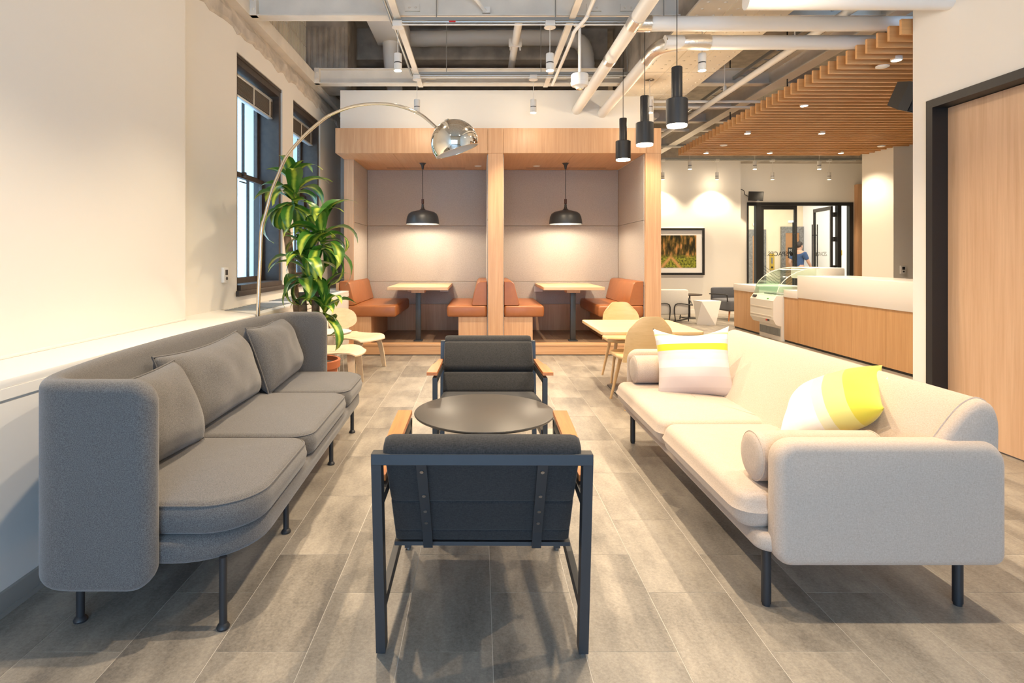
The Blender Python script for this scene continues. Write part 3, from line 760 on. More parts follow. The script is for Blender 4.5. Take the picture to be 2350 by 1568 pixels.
# ceiling sensor on a rod
s = thing('ceiling_sensor', 'white drum shaped sensor hanging on a rod before the booths', 'sensor', (.945, 5.35, 2.88))
B().lathe([(0, 0), (.03, 0), (.045, .02), (.075, .03), (.084, .055), (.084, .065), (.080, .068), (.082, .13), (.075, .14), (0, .14)], n=28).link('body', 'whitemetal', s)
B().cyl((0, 0, .14), (0, 0, .60), .014, n=12).link('rod', 'whitemetal', s)
B().cyl((0, 0, .60), (0, 0, .612), .055, n=24).link('canopy', 'whitemetal', s)
B().lathe([(0, -.012), (.022, -.008), (.03, 0), (0, 0)], n=16).link('lens', 'chrome', s)
tag(B().lathe([(0, -.03), (.03, -.03), (.045, -.018), (.066, -.012), (.07, 0), (.07, .012), (.0, .012)], n=28).cyl((0, 0, .01), (0, 0, 1.5), .008, n=8).link('smoke_detector', 'whitemetal', loc=(2.30, 4.15, 3.155)), 'white round smoke detector beside the thick pipe, near the canopy', 'detector')
# black pendants
def pend_proto():
    t = thing('black_pendant', 'x', 'pendant lamp', group='black cylinder pendants over the dining table')
    B().lathe([(0, .492), (.040, .492), (.043, .488), (.043, .220), (.0, .220)], n=28).link('neck', 'blackmetal', t)
    B().lathe([(.043, .232), (.080, .232), (.085, .227), (.085, .022), (.081, .022), (.081, .220), (.043, .220)], n=32).link('shade', 'blackmetal', t)
    B().lathe([(.0, .034), (.078, .034), (.078, .03), (0, .03)], n=28).link('diffuser', 'lens2', t)
    B().lathe([(.058, .030), (.078, .020), (.078, .008), (.074, .008), (.052, .026)], n=28).link('ring', 'bulb', t)
    B().cyl((0, 0, .49), (0, 0, 1.60), .0035, n=6).link('cord', 'black', t)
    B().lathe([(0, 1.60), (.06, 1.60), (.06, 1.63), (0, 1.63)], n=20).cyl((0, 0, 1.63), (0, 0, 2.4), .006, n=6).link('canopy', 'black', t)
    return t
pp = pend_proto()
for k, (x, Y, z, lab) in enumerate(((1.511, 4.345, 2.288, 'nearest the oatmeal sofa, hanging highest in view'), (1.522, 5.23, 2.317, 'middle one of the three'), (1.556, 6.148, 2.336, 'nearest the booths, hanging lowest in view'))):
    L = 'black cylinder pendant '+lab
    if k == 0: o = pp; o.location = (x, Y, z); o['label'] = L; o.scale = (.943,)*3
    else: o = dup(pp, (x, Y, z), label=L)
    light('pendant_lamp', 'SPOT', (0, 0, -.02), 10, WARM2, parent=o, spot_size=R(140), spot_blend=.5, shadow_soft_size=.05)
# slatted canopy
can = thing('slatted_canopy', 'suspended oak slat canopy over the reception', 'ceiling canopy', (3.285, 4.42, 3.035))
sm = None
for k in range(40):
    y = .1352*k
    xl = .0 + .0012*k; xr = 6.5-3.22+(0 if k < 37 else -.05*(k-36))
    if k < 36:
        if sm is None: sm = B().box(0, 3.34, 0, .026, 0, .12, bev=.002, seg=1).link('slat', 'slat', can, smooth=0)
        else:
            o = sm.copy(); COL.objects.link(o); o.location = (.003*k, y, 0)
    else:
        B().box(0, 3.34-.06*(k-35), 0, .026, 0, .12).link('slat', 'slat', can, smooth=0, loc=(.003*k, y, 0))
for x in (.5, 1.8, 3.0): B().box(x, x+.04, 0, 5.35, .085, .115).link('carrier_rail', 'blackmetal', can, smooth=0)
for x, y in ((.5, .9), (.5, 2.6), (.5, 4.2)): B().cyl((x+.02, y, .11), (x+.02, y, 1.56), .008, n=6).link('hanger_rod', 'black', can)
dl = None
for x, Y, lab in ((3.59, 4.89, 'nearest the white wall end'), (3.64, 6.37, 'second along the canopy edge'), (3.68, 7.80, 'third along the canopy edge'), (4.70, 7.80, 'over the lower counter'), (3.70, 9.27, 'farthest along the canopy edge'), (4.74, 9.27, 'over the display case'), (5.9, 9.27, 'beside the lit column')):
    if dl is None:
        dl = thing('downlight', 'x', 'downlight', group='round downlights in the slatted canopy')
        B().lathe([(.034, .03), (.044, .03), (.046, 0), (.040, -.004), (.034, .002)], n=20).link('trim', 'whitemetal', dl)
        B().lathe([(0, -.007), (.025, -.006), (.036, -.001), (.036, .012), (0, .012)], n=18).link('lens', 'lens', dl); o = dl
    else: o = dup(dl)
    o.location = (x*1.0206, Y*1.0206, 3.029); o['label'] = 'small bright downlight in the slat canopy, '+lab
    light('downlight_lamp', 'SPOT', (0, 0, -.02), 44, WARM, parent=o, spot_size=R(125), spot_blend=.6, shadow_soft_size=.03)
for x, Y, lab in ((3.59, 5.06, 'near the white wall end'), (3.71, 8.63, 'at the far canopy corner'), (6.15, 8.69, 'in front of the lit column')):
    tag(B().lathe([(0, -.008), (.04, -.006), (.055, 0), (.055, .01), (0, .01)], n=24).link('detector_disc', 'whitemetal', loc=(x*1.0206, Y*1.0206, 3.027)), 'flat white disc detector under the slats '+lab, 'detector')
light('column_lamp', 'SPOT', (6.1, 9.2, 3.0), 75, WARM, rot=(0, R(28), 0), spot_size=R(95), spot_blend=.5, shadow_soft_size=.03)
light('counter_fill', 'SPOT', (3.95, 6.6, 2.98), 50, WARM, spot_size=R(120), spot_blend=.6, shadow_soft_size=.03)  # added spot with no fixture of its own, brightens the reception counter
light('lobby_lamp', 'AREA', (8.3, 16.0, 3.25), 75, (1, .9, .76), shape='RECTANGLE', size=2.5, size_y=2.5)
light('lobby_lamp', 'AREA', (9.6, 14.6, 3.25), 36, (.95, .97, 1), shape='RECTANGLE', size=.8, size_y=1.2)
# wall speakers
def speaker(loc, rot, lab, s, arm=.14):
    t = thing('wall_speaker', lab, 'speaker', loc); t.rotation_euler = rot; t.scale = (s, s, s)
    B().loft([[(-.11, 0, -.085), (.11, 0, -.085), (.11, 0, .085), (-.11, 0, .085)], [(-.15, -.10, -.10), (.15, -.10, -.10), (.15, -.10, .10), (-.15, -.10, .10)], [(-.15, -.17, -.10), (.15, -.17, -.10), (.15, -.17, .10), (-.15, -.17, .10)]]).link('cabinet', 'black', t, smooth=20)
    B().box(-.142, .142, -.182, -.168, -.092, .092, bev=.008).link('grille', 'rubber', t)
    B().box(-.02, .02, .0, arm, -.02, .02).cyl((0, arm, 0), (0, arm+.01, 0), .04).link('bracket', 'black', t)
    B().box(.03, .08, -.184, -.182, -.085, -.078).link('badge', 'screw', t, smooth=0)
    return t
speaker((3.60, 4.86, 2.68), (R(24), R(0), R(28)), 'black wall speaker sticking out behind the white wall end', 1.15, .02)
speaker((6.42, 13.2, 2.73), (R(12), R(4), R(-24)), 'small black speaker above the glass entrance doors', 1.05)
tag(B().tube(smooth_path([(6.02, 13.36, 2.98), (6.05, 13.34, 2.92), (6.2, 13.33, 2.86), (6.22, 13.3, 2.76), (6.32, 13.25, 2.7)], 6), .008, 6).link('speaker_cable', 'black'), 'thin dark cable looping down to the small speaker', 'cable')
# ================================================================== SEATING GROUP
# ---- charcoal sofa
gs = thing('wraparound_sofa', 'long charcoal grey sofa with a curved wraparound back on thin black legs', 'sofa', (-1.45, 1.87, 0))
ox, oy = 1.45, -1.87
def shell_mesh(path, th, z0, z1, rc, cr):
    """upholstered panel swept along a plan path; th thickness, rc end corner radius"""
    pts = path; n = len(pts); S = [0]
    for a, b_ in zip(pts[:-1], pts[1:]): S.append(S[-1]+(b_-a).length)
    tot = S[-1]; rings = []
    # dense stations near the ends
    st = []
    for k in range(9): st.append(rc*(1-math.cos(k/8*math.pi/2)))
    mid = [s for s in S if rc*1.05 < s < tot-rc*1.05]
    st = st+mid+[tot-s for s in reversed(st)]
    def at(s):
        for i in range(n-1):
            if S[i+1] >= s-1e-9:
                t = (s-S[i])/max(1e-9, S[i+1]-S[i]); p = pts[i].lerp(pts[i+1], t); d = (pts[i+1]-pts[i]).normalized()
                if i+2 < n and t > .5: d = d.lerp((pts[i+2]-pts[i+1]).normalized(), (t-.5)).normalized()
                elif i > 0 and t < .5: d = d.lerp((pts[i]-pts[i-1]).normalized(), (.5-t)).normalized()
                return p, d
        return pts[-1], (pts[-1]-pts[-2]).normalized()
    for s in st:
        p, d = at(s); nrm = Vector((d.y, -d.x, 0))
        e = min(s, tot-s)
        dz = rc-math.sqrt(max(0, rc*rc-(rc-min(e, rc))**2))
        tt = th/2*math.sqrt(max(0.02, 1-(1-min(1, e/(th*.5)))**2))
        a0, a1 = z0+dz, z1-dz; r = min(cr, tt)
        ring = []
        for (sx, zc, q0) in ((1, a1, 0), (-1, a1, 90), (-1, a0, 180), (1, a0, 270)):
            for k in range(6):
                a = R(q0+90*k/5)
                cx = (tt-r)*sx; cz = zc-r if zc == a1 else zc+r
                ring.append(p+nrm*(cx+r*math.cos(a))+Vector((0, 0, cz+r*math.sin(a))))
        rings.append(ring)
    return B().loft(rings)
raw = [(-1.083, 1.91), (-1.25, 1.91), (-1.38, 1.912), (-1.44, 1.935), (-1.482, 1.99), (-1.515, 2.12), (-1.555, 2.38), (-1.582, 2.70), (-1.59, 3.05), (-1.578, 3.42), (-1.545, 3.80), (-1.50, 4.08), (-1.455, 4.20), (-1.40, 4.255), (-1.33, 4.27), (-1.24, 4.27), (-1.145, 4.27)]
path = [Vector((p.x+ox, p.y+oy, 0)) for p in smooth_path([(a, c, 0) for a, c in raw], 4)]
sh = shell_mesh(path, .085, .185, .888, .085, .036).link('back_shell', 'grey', gs)
# welt along the top inner edge and front edges
n_ = len(path)
w1 = [Vector((p.x, p.y, .8905)) for p in path[4:-4]]
def xf(y): return -.785-.03*(y-2.2)          # front line of the seat
def seat_poly(y0, y1, rn, rf, inset=0, back=-1.50):
    xb = back+ox; W = .70; out = []
    for x, y in rrect(xb, xb+W, y0+oy, y1+oy, [.04, rn, rf, .04], 9):
        out.append((xb+(x-xb)/W*((xf(y-oy)-inset+ox)-xb), y))
    return out
B().slab(seat_poly(1.935, 4.25, .26, .24, .012, -1.5), .243, .338, .03, 0, .03).link('seat_base', 'grey', gs)
cuts = [(1.945, 2.70, .20, .10), (2.70, 3.58, .10, .10), (3.58, 4.24, .10, .20)]
for a, c, rn, rf in cuts:
    pl_ = seat_poly(a+.004, c-.004, rn, rf, 0, -1.46)
    cu = B().slab(pl_, .338, .452, .035, .022, .03, bulge=.006).link('seat_cushion', 'grey', gs)
    pip = [(x*1.0, y, .441) for x, y in pl_]; pip.append(pip[0])
    cx = sum(p[0] for p in pip)/len(pip); cy = sum(p[1] for p in pip)/len(pip)
    pip = [(cx+(x-cx)*.985, cy+(y-cy)*.985, z) for x, y, z in pip]
    B().tube(pip, .003, 6, cap=False).link('piping', 'grey', cu)
for x, y in ((-.897, 1.99), (-.911, 2.68), (-.928, 3.56), (-.941, 4.205), (-1.425, 2.03), (-1.47, 3.05), (-1.43, 4.15)):
    z1 = .20 if x < -1.2 else .25
    if x < -1.46: z1 = .20
    B().cyl((x+ox, y+oy, .012), (x+ox, y+oy, z1), .0135, n=14).lathe([(0, 0), (.021, 0), (.023, .006), (.019, .014), (.013, .02)], (x+ox, y+oy, 0), 14).link('leg', 'blackmetal', gs)
# ---- its loose back cushions
for k, (y, w_, x, lean, yaw, h_, lab) in enumerate(((2.30, .66, -1.375, 22, -5, .385, 'charcoal back cushion at the near end of the wraparound sofa'),
                                  (3.06, .93, -1.43, 20, 1, .405, 'widest charcoal back cushion, in the middle of the wraparound sofa'),
                                  (3.86, .74, -1.39, 19, 4, .425, 'charcoal back cushion at the end of the wraparound sofa by the plant'))):
    t = thing('back_cushion', lab, 'cushion', (x, y, .455+h_/2*.955), group='loose back cushions of the charcoal sofa')
    # local x along the sofa, faces -y -> room side (+X)
    t.rotation_euler = (Matrix.Rotation(R(90+yaw), 3, 'Z') @ Matrix.Rotation(R(-lean), 3, 'X')).to_euler()
    pillow_mesh(w_, h_, .27, n=26, pinch=.035, power=3.2, seed=k+1, wr=.008, sag=.02).link('cover', 'grey', t, smooth=0)
    t.children[0].data.polygons.foreach_set('use_smooth', [True]*len(t.children[0].data.polygons))
    B().tube(pillow_edge(w_+.006, h_+.006, .035, 12, .02), .005, 6, cap=False).link('piping', 'grey', t)

# ---- oatmeal sofa
bs = thing('oatmeal_sofa', 'long oatmeal sofa with low padded arms on round black legs', 'sofa', (1.45, 3.07, 0))
ox, oy = -1.45, -3.07
def bsx(pts): return [(x+ox, y+oy) for x, y in pts]
def arm(y0, y1):
    # rounded panel in XZ, padded
    b = B(); poly = rrect(1.061, 1.887, .19, .637, [.06, .045, .085, .075], 6)
    poly = [(x, z+(.008*math.sin((x-1.06)/.83*math.pi) if z > .4 else 0)) for x, z in poly]
    r = .035; rings = []
    cx = 1.474; cz = .41
    def off(q, ins):
        return (q[0]+(cx-q[0])/abs(cx-q[0]+1e-9)*0, q[1])
    n = len(poly); P2 = [Vector(p) for p in poly]; nor = []
    for i in range(n):
        d = (P2[(i+1) % n]-P2[i-1]).normalized(); q = Vector((d.y, -d.x))
        if q.dot(P2[i]-Vector((cx, cz))) < 0: q = -q
        nor.append(q)
    def ring(ins, y): return [(P2[i].x-nor[i].x*ins+ox, y+oy, P2[i].y-nor[i].y*ins) for i in range(n)]
    for k in range(6):
        a = k/5*math.pi/2; rings.append(ring(r*(1-math.sin(a)), y0+r*(1-math.cos(a))))
    for k in range(6):
        a = k/5*math.pi/2; rings.append(ring(r*(1-math.cos(a)), y1-r+r*math.sin(a)))
    return b.loft(rings)
arm(2.02, 2.115).link('arm', 'beige', bs)
arm(4.02, 4.115).link('arm', 'beige', bs)
B().slab(bsx(rrect(1.015, 1.87, 2.06, 4.08, .06, 5)), .222, .288, .025, 0, .02).link('seat_base', 'beige', bs)
for a, c in ((2.10, 3.02), (3.02, 4.03)):
    pl_ = bsx(rrect(.965, 1.62, a+.003, c-.003, [.07, .02, .02, .07], 6))
    cu = B().slab(pl_, .285, .425, .05, .014, .045, bulge=.012).link('seat_cushion', 'beige', bs)
    pip = [(x, y, .39) for x, y in pl_]; pip.append(pip[0])
prof = [(1.50, .40), (1.535, .445), (1.62, .57), (1.695, .675), (1.75, .742), (1.79, .772), (1.825, .782), (1.858, .768), (1.878, .735), (1.886, .69), (1.888, .6), (1.885, .30), (1.5, .28)]
pp2 = smooth_path([(x, 0, z) for x, z in prof[:-2]], 3)+[Vector((1.885, 0, .30)), Vector((1.5, 0, .28))]
rings = []
cc = Vector((1.72, 0, .55))
for y, ins in ((2.045, .05), (2.05, .022), (2.063, .006), (2.085, 0), (2.5, 0), (3.07, 0), (3.6, 0), (4.05, 0), (4.073, .006), (4.086, .022), (4.09, .05)):
    rg = []
    for p in pp2:
        d = cc-p; L_ = d.length; q = p+d*(ins/max(L_, .05)*.8)
        rg.append((q.x+ox, y+oy, q.z))
    rings.append(rg)
bk = B().loft(rings).link('backrest', 'beige', bs)
B().tube([(p.x+ox, 2.088+oy, p.z+.001) for p in pp2[6:-3]], .0035, 6).link('piping', 'beige', bk)
for x, y in ((1.072, 2.124), (1.072, 3.97), (1.788, 2.124), (1.788, 3.97)):
    lg = B().cyl((x+ox, y+oy, .01), (x+ox, y+oy, .225), .0175, n=18).cyl((x+ox, y+oy, 0), (x+ox, y+oy, .01), .0145, n=18).link('leg', 'blackmetal', bs)
for y in (2.124, 3.97): B().box(1.072+ox, 1.788+ox, y-.012+oy, y+.012+oy, .205, .223).link('leg_rail', 'blackmetal', bs, smooth=0)
def bolster(y, lab):
    t = thing('bolster', lab, 'bolster', (1.055, y, .527), group='bolsters of the oatmeal sofa')
    pr = [(0, -.004), (.05, -.002), (.078, 0), (.090, .010), (.093, .025), (.094, .12), (.094, .36), (.093, .465), (.090, .48), (.078, .49), (0, .494)]
    b = B(); rot = Matrix.Rotation(R(90), 3, 'Y')
    b.lathe(pr, n=32, rot=rot); b.link('cover', 'beige', t)
    for x in (.012, .478): B().tube([(x, .0915*math.cos(a*math.pi/16), .0915*math.sin(a*math.pi/16)) for a in range(33)], .003, 6, cap=False).link('piping', 'beige', t)
    return t
bolster(2.215, 'oatmeal bolster lying against the near arm of the oatmeal sofa')
bolster(3.915, 'oatmeal bolster lying against the far arm of the oatmeal sofa')
def rotm(lean, yaw, roll): return (Matrix.Rotation(R(yaw), 3, 'Z') @ Matrix.Rotation(R(-lean), 3, 'X') @ Matrix.Rotation(R(roll), 3, 'Y')).to_euler()
t = thing('throw_pillow', 'pale striped scatter cushion with a bright yellow band', 'cushion', (1.375, 3.655, .622))
t.rotation_euler = rotm(16, -18, -4)
o = pillow_mesh(.47, .455, .20, n=28, pinch=.10, power=2.4, seed=9, wr=.010, sag=.035).link('cover', 'stripes', t, smooth=0); o.data.polygons.foreach_set('use_smooth', [True]*len(o.data.polygons))
t = thing('throw_pillow', 'scatter cushion fading from white to bright yellow at its top', 'cushion', (1.60, 2.585, .625))
lx = Vector((.55, .80, .23)).normalized(); lz = Vector((.627, -.578, .525)); lz = (lz-lx*lz.dot(lx)).normalized(); ly = lz.cross(lx)
t.rotation_euler = Matrix((lx, ly, lz)).transposed().to_euler()
o = pillow_mesh(.46, .46, .22, n=28, pinch=.09, power=2.4, seed=4, wr=.008).link('cover', 'yellow', t, smooth=0); o.data.polygons.foreach_set('use_smooth', [True]*len(o.data.polygons))
B().box(-.0, .045, -.002, .002, .195, .25).link('care_tag', 'white', t, smooth=0, loc=(.05, 0, 0))

# ---- lounge chairs
def lounge_chair():
    t = thing('lounge_armchair', 'x', 'armchair', group='black metal lounge armchairs')
    def bar(p0, p1, w_, d_, b):
        # rectangular tube between two points, w_ along x, d_ across
        p0 = Vector(p0); p1 = Vector(p1); d = (p1-p0).normalized(); u = Vector((1, 0, 0)); v = d.cross(u).normalized()
        b.loft([[p+u*(sx*w_/2)+v*(sy*d_/2) for sx, sy in ((-1, -1), (1, -1), (1, 1), (-1, 1))] for p in (p0, p1)])
    for s in (-1, 1):
        x = s*.330
        b = B(); bar((x, .005, .675), (x, .090, .012), .031, .045, b); lg = b.link('rear_leg', 'greymetal', t, smooth=0)
        B().cyl((x, .091, 0), (x, .090, .014), .013, n=12).link('glide', 'screw', lg)
        b = B(); bar((x, .755, .575), (x, .755, .012), .028, .045, b); lg = b.link('front_leg', 'greymetal', t, smooth=0)
        B().cyl((x, .755, 0), (x, .755, .014), .013, n=12).link('glide', 'screw', lg)
        b = B(); bar((x, .03, .520), (x, .775, .560), .028, .034, b); b.link('arm_rail', 'greymetal', t, smooth=0)
        b = B(); bar((x, .075, .150), (x*.97, .74, .235), .022, .040, b); b.link('side_rail', 'greymetal', t, smooth=0)
        # wooden arm pad, wider towards the front
        out = [(.376, .12), (.376, .12)]
        poly = [(.322, .115), (.352, .115), (.356, .25), (.364, .36), (.376, .42), (.379, .60), (.379, .775), (.316, .775), (.318, .5)]
        rings = []
        for dz, ins in ((0, .0), (.017, 0), (.020, .003)):
            rg = []
            for (px_, py_) in poly:
                cx_, cy_ = .348, .45
                rg.append((s*(px_+(cx_-px_)*ins*6), py_+(cy_-py_)*ins*1.5, .541+(py_-.115)*.0575+dz+.012))
            rings.append(rg)
        B().loft(rings).link('arm_pad', 'teak', t, smooth=20)
    b = B(); b.box(-.3455, .3455, -.018, .022, .652, .688, bev=.002, seg=1); b.link('top_bar', 'greymetal', t, smooth=0)
    B().box(-.315, .315, .262, .284, .262, .276).link('lower_bar', 'greymetal', t, smooth=0)
    B().box(-.32, .32, .72, .75, .31, .335).link('front_bar', 'greymetal', t, smooth=0)
    # padded sling: profile in yz, front face offset
    back = [(.268, .292), (.225, .36), (.175, .455), (.125, .545), (.07, .63), (.03, .69)]
    # three back pads
    def pad(a, c, z_t, nm):
        a = Vector((0, a[0], a[1])); c = Vector((0, c[0], c[1])); d = (c-a).normalized(); nr = Vector((0, -d.z, d.y)); nr = -nr if nr.y < 0 else nr
        L_ = (c-a).length; prof = []
        steps = 7
        rr = min(z_t*.5, .03)
        o_ = B(); rings = []
        for xi, ins in ((-.312, .6), (-.308, .22), (-.298, .04), (-.28, 0), (-.15, 0), (0, 0), (.15, 0), (.28, 0), (.298, .04), (.308, .22), (.312, .6)):
            rg = []
            for (u, v) in rrect(0, L_, -.012, z_t, [.010, .010, rr, rr], 4):
                vv = (v-z_t*.4); uu = u-L_/2
                bul = .012*math.sin(max(0, min(1, u/L_))*math.pi)*(1 if v > z_t*.5 else .2)
                p = a+d*(L_/2+uu*(1-ins*.16))+nr*(z_t*.4+vv*(1-ins*.5)+bul)
                rg.append((xi, p.y, p.z))
            rings.append(rg)
        return o_.loft(rings).link(nm, 'navy', t)
    pad((.272, .285), (.245, .335), .085, 'back_pad')
    pad((.246, .333), (.165, .47), .085, 'back_pad')
    pad((.163, .472), (.040, .655), .095, 'head_pad')
    # rolled top of the head pad
    b = B(); rings = []
    for xi, ins in ((-.312, .55), (-.309, .8), (-.300, .94), (-.285, 1), (0, 1), (.285, 1), (.300, .94), (.309, .8), (.312, .55)):
        rings.append([(xi, (.038)+.053*ins*math.cos(2*math.pi*k/20)*1.05, .684+.046*ins*math.sin(2*math.pi*k/20)) for k in range(20)])
    b.loft(rings).link('head_roll', 'navy', t)
    # seat
    rings = []; b = B()
    for xi, ins in ((-.312, .5), (-.306, .15), (-.29, 0), (0, 0), (.29, 0), (.306, .15), (.312, .5)):
        rg = []
        for (u, v) in rrect(.285, .81, 0, .10, [.012, .03, .045, .03], 5):
            z = .283+(u-.285)*.13
            uu = .55+(u-.55)*(1-ins*.08); vv = .05+(v-.05)*(1-ins*.6)
            rg.append((xi, uu, z+vv))
        rings.append(rg)
    b.loft(rings).link('seat_pad', 'navy', t)
    # steel straps with screws on the back
    for s in (-1, 1):
        b = B(); rings = []
        pts = [(.268-.020, .283), (.225-.002, .335), (.150, .470), (.012, .690)]
        pts = [(.262, .268), (.232, .338), (.153, .462), (.018, .672)]
        for i, (y, z) in enumerate(pts):
            w_ = .0165; x = s*(.193+.0*i)
            rings.append([(x-w_, y-.016, z-.006), (x+w_, y-.016, z-.006), (x+w_, y-.011, z-.004), (x-w_, y-.011, z-.004)])
        st = b.loft(rings).link('back_strap', 'greymetal', t, smooth=0)
        for i, f in ((2, .75), (2, .25), (1, .85), (1, .4)):
            a = Vector((s*.193, *pts[i])); c = Vector((s*.193, *pts[i+1])); p = a.lerp(c, f)+Vector((0, -.017, -.006))
            B().cyl(p, p+Vector((0, -.003, -.0015)), .0062, n=10).link('screw', 'screw', st)
    B().box(-.318, -.309, .285, .297, .33, .344).link('fabric_label', 'red', t, smooth=0)
    return t
c1 = lounge_chair(); c1.location = (.0085, 1.78, 0); c1['label'] = 'black framed armchair with its back turned, nearest in the seating group'
c1.rotation_euler.z = R(-.4)
c2 = dup(c1, (.064, 4.17, 0), R(180), 'black framed armchair facing out from beyond the round coffee table')

# ---- coffee table
t = thing('coffee_table', 'round black coffee table between the two armchairs', 'table', (.026, 2.93, 0))
B().lathe([(0, .490), (.345, .490), (.356, .495), (.360, .501), (.358, .506), (.354, .508), (0, .508)], n=72).link('tabletop', 'tabletop', t)
B().cyl((0, 0, .02), (0, 0, .49), .03, n=24).link('stem', 'blackmetal', t)
B().lathe([(0, 0), (.215, 0), (.22, .005), (.21, .014), (.04, .026), (.03, .03), (0, .03)], n=48).link('base', 'blackmetal', t)

# ---- arc lamp
al = thing('arc_floor_lamp', 'tall arching chrome floor lamp behind the charcoal sofa', 'floor lamp', (-1.72, 4.45, 0))
o0 = Vector((-1.72, 4.45, 0))
px_ = [(592, 735), (594, 665), (597, 600), (600, 531), (609, 493), (622, 443), (637, 405), (658, 359), (696, 314), (737, 278), (762, 262), (800, 247), (835, 240), (870, 238), (905, 241), (940, 251), (970, 266), (1000, 292)]
k_ = len(px_); pts = []
for i, (x, y) in enumerate(px_):
    f = max(0, (x-592)/(1000-592)); pts.append(P(x, y, 4.42-.62*f)-o0)
low = Vector((pts[0].x, pts[0].y, .0))
pts = smooth_path([Vector((pts[0].x, pts[0].y, .30)), Vector((pts[0].x, pts[0].y, .55))]+pts, 5)
n_ = len(pts); i1, i2 = int(n_*.30), int(n_*.62)
B().tube(pts[:i1+1], .0145, 12).link('lower_stem', 'brass', al)
B().tube(pts[i1:i2+1], .0125, 12).link('middle_stem', 'brass', al)
B().tube(pts[i2:], .0105, 12).link('arc_arm', 'chrome', al)
B().tube([Vector((pts[0].x, pts[0].y, .04)), pts[0]], .016, 12).link('post', 'brass', al)
B().slab([(x+pts[0].x, y+pts[0].y) for x, y in rrect(-.0, .20, -.13, .13, .015, 4)], 0, .16, .012, 0, .006).link('base_block', 'white', al)
hc = P(1043.5, 329, 3.78)-o0; rh = 54.5/F*3.78
axis = Vector((.31, .04, -.95)).normalized()
rotq = Vector((0, 0, -1)).rotation_difference(axis).to_matrix()
pr = []
zc = -.34
for k in range(25):
    a = math.pi/2-(math.pi/2+math.asin(-zc))*k/24
    pr.append((max(rh*math.cos(a), 0 if k else 0), rh*math.sin(a)))
pin = [(r_*.97, z_*.97 if z_ > -.3*rh else z_) for r_, z_ in reversed(pr)]
sd = B().lathe(pr, hc, 48, rotq, cap=False)
sd.link('dome_shade', 'chrome', al)
B().lathe([(max(r_*.972, 0), z_*.972) for r_, z_ in pr], hc, 48, rotq, cap=False).link('shade_lining', 'whiteinner', al)
rr_ = rh*math.sqrt(1-zc*zc)
B().lathe([(rr_*.972, zc*rh*.985), (rr_*1.004, zc*rh*1.0), (rr_*1.004, zc*rh*1.02), (rr_*.965, zc*rh*1.02)], hc, 48, rotq, cap=False).link('shade_rim', 'chrome', al)
B().lathe([(0, rh*1.0), (.018, rh*.99), (.018, rh*1.035), (.014, rh*1.05), (0, rh*1.05)], hc, 16, rotq).link('cap', 'chrome', al)
B().lathe([(0, .05), (.03, .03), (.034, 0), (.02, -.03), (0, -.036)], hc, 16, rotq).link('bulb', 'whiteinner', al)

# ---- potted dracaena
pl = thing('potted_dracaena', 'tall potted corn plant with striped leaves by the window', 'plant', (-1.455, 5.0, 0))
B().lathe([(0, 0), (.16, 0), (.165, .01), (.205, .33), (.225, .335), (.228, .395), (.222, .402), (.205, .40), (.198, .34), (.0, .335)], n=40).link('pot', 'terra', pl)
B().lathe([(0, .372), (.06, .376), (.15, .37), (.2, .36)], n=30).link('soil', 'soil', pl)
lv = []
for k in range(8):
    rng = random.Random(40+k); L_ = rng.uniform(.38, .56); wd = rng.uniform(.036, .052); droop = rng.uniform(.9, 1.9); nL = 10
    b = B(); rows_ = []
    x = z = 0; ang = rng.uniform(.25, .5); tw = rng.uniform(-.5, .5)
    for i in range(nL+1):
        f = i/nL; hw_ = wd*(.35+1.25*math.sin(min(1, f*1.15+.06)*math.pi*.62))*(1-f**5)
        hw_ = max(hw_, .001)
        wv = .006*math.sin(f*14+k)
        t_ = tw*f
        rows_.append([(x, -hw_*math.cos(t_), z+.35*hw_-hw_*math.sin(t_)+wv), (x, -hw_*.5, z+.12*hw_), (x, 0, z), (x, hw_*.5, z+.12*hw_), (x, hw_*math.cos(t_), z+.35*hw_+hw_*math.sin(t_)-wv)])
        x += L_/nL*math.cos(ang); z += L_/nL*math.sin(ang); ang -= droop*2.1/nL*(.5+f)
    b.loft(rows_, False, False, closed=False)
    me_o = b.link('leaf', 'leaf', pl, smooth=60); lv.append(me_o)
used = [False]*8
def put_leaf(k, loc, rot, sc):
    if not used[k]: o = lv[k]; used[k] = True
    else: o = lv[k].copy(); COL.objects.link(o)
    o.location = loc; o.rotation_euler = rot; o.scale = (sc, sc, sc)
rng = random.Random(11); o0 = Vector((-1.455, 5.0, 0))
canes = [((-1.575, 5.05, .36), (655, 513, 5.05), .034), ((-1.44, 4.95, .36), (722, 588, 4.95), .034), ((-1.53, 4.90, .36), (694, 672, 4.90), .034)]
heads = []
for (bx_, by_, bz_), (tx, ty, tY), rr in canes:
    top = P(tx, ty, tY)-o0; bot = Vector((bx_, by_, bz_))-o0
    mid = bot.lerp(top, .5)+Vector((.012, 0, 0))
    pts = smooth_path([bot, mid, top], 8)
    rs = [rr*(1+.05*math.sin(i*1.7)) for i in range(len(pts))]
    cane = B().tube(pts, rs, 12).link('cane', 'bark', pl)
    B().cyl(top, top+Vector((0, 0, .004)), rr*.9, n=12).link('cut_end', 'black', cane)
    heads.append(top)
crowns = [(P(672, 455, 5.05)-o0, heads[0], 30, 1.0), (P(738, 548, 4.9)-o0, heads[1], 27, 1.0), (P(705, 622, 4.86)-o0, heads[2], 26, .95), (P(745, 712, 4.82)-o0, Vector((.0, 0, .75)), 20, .85)]
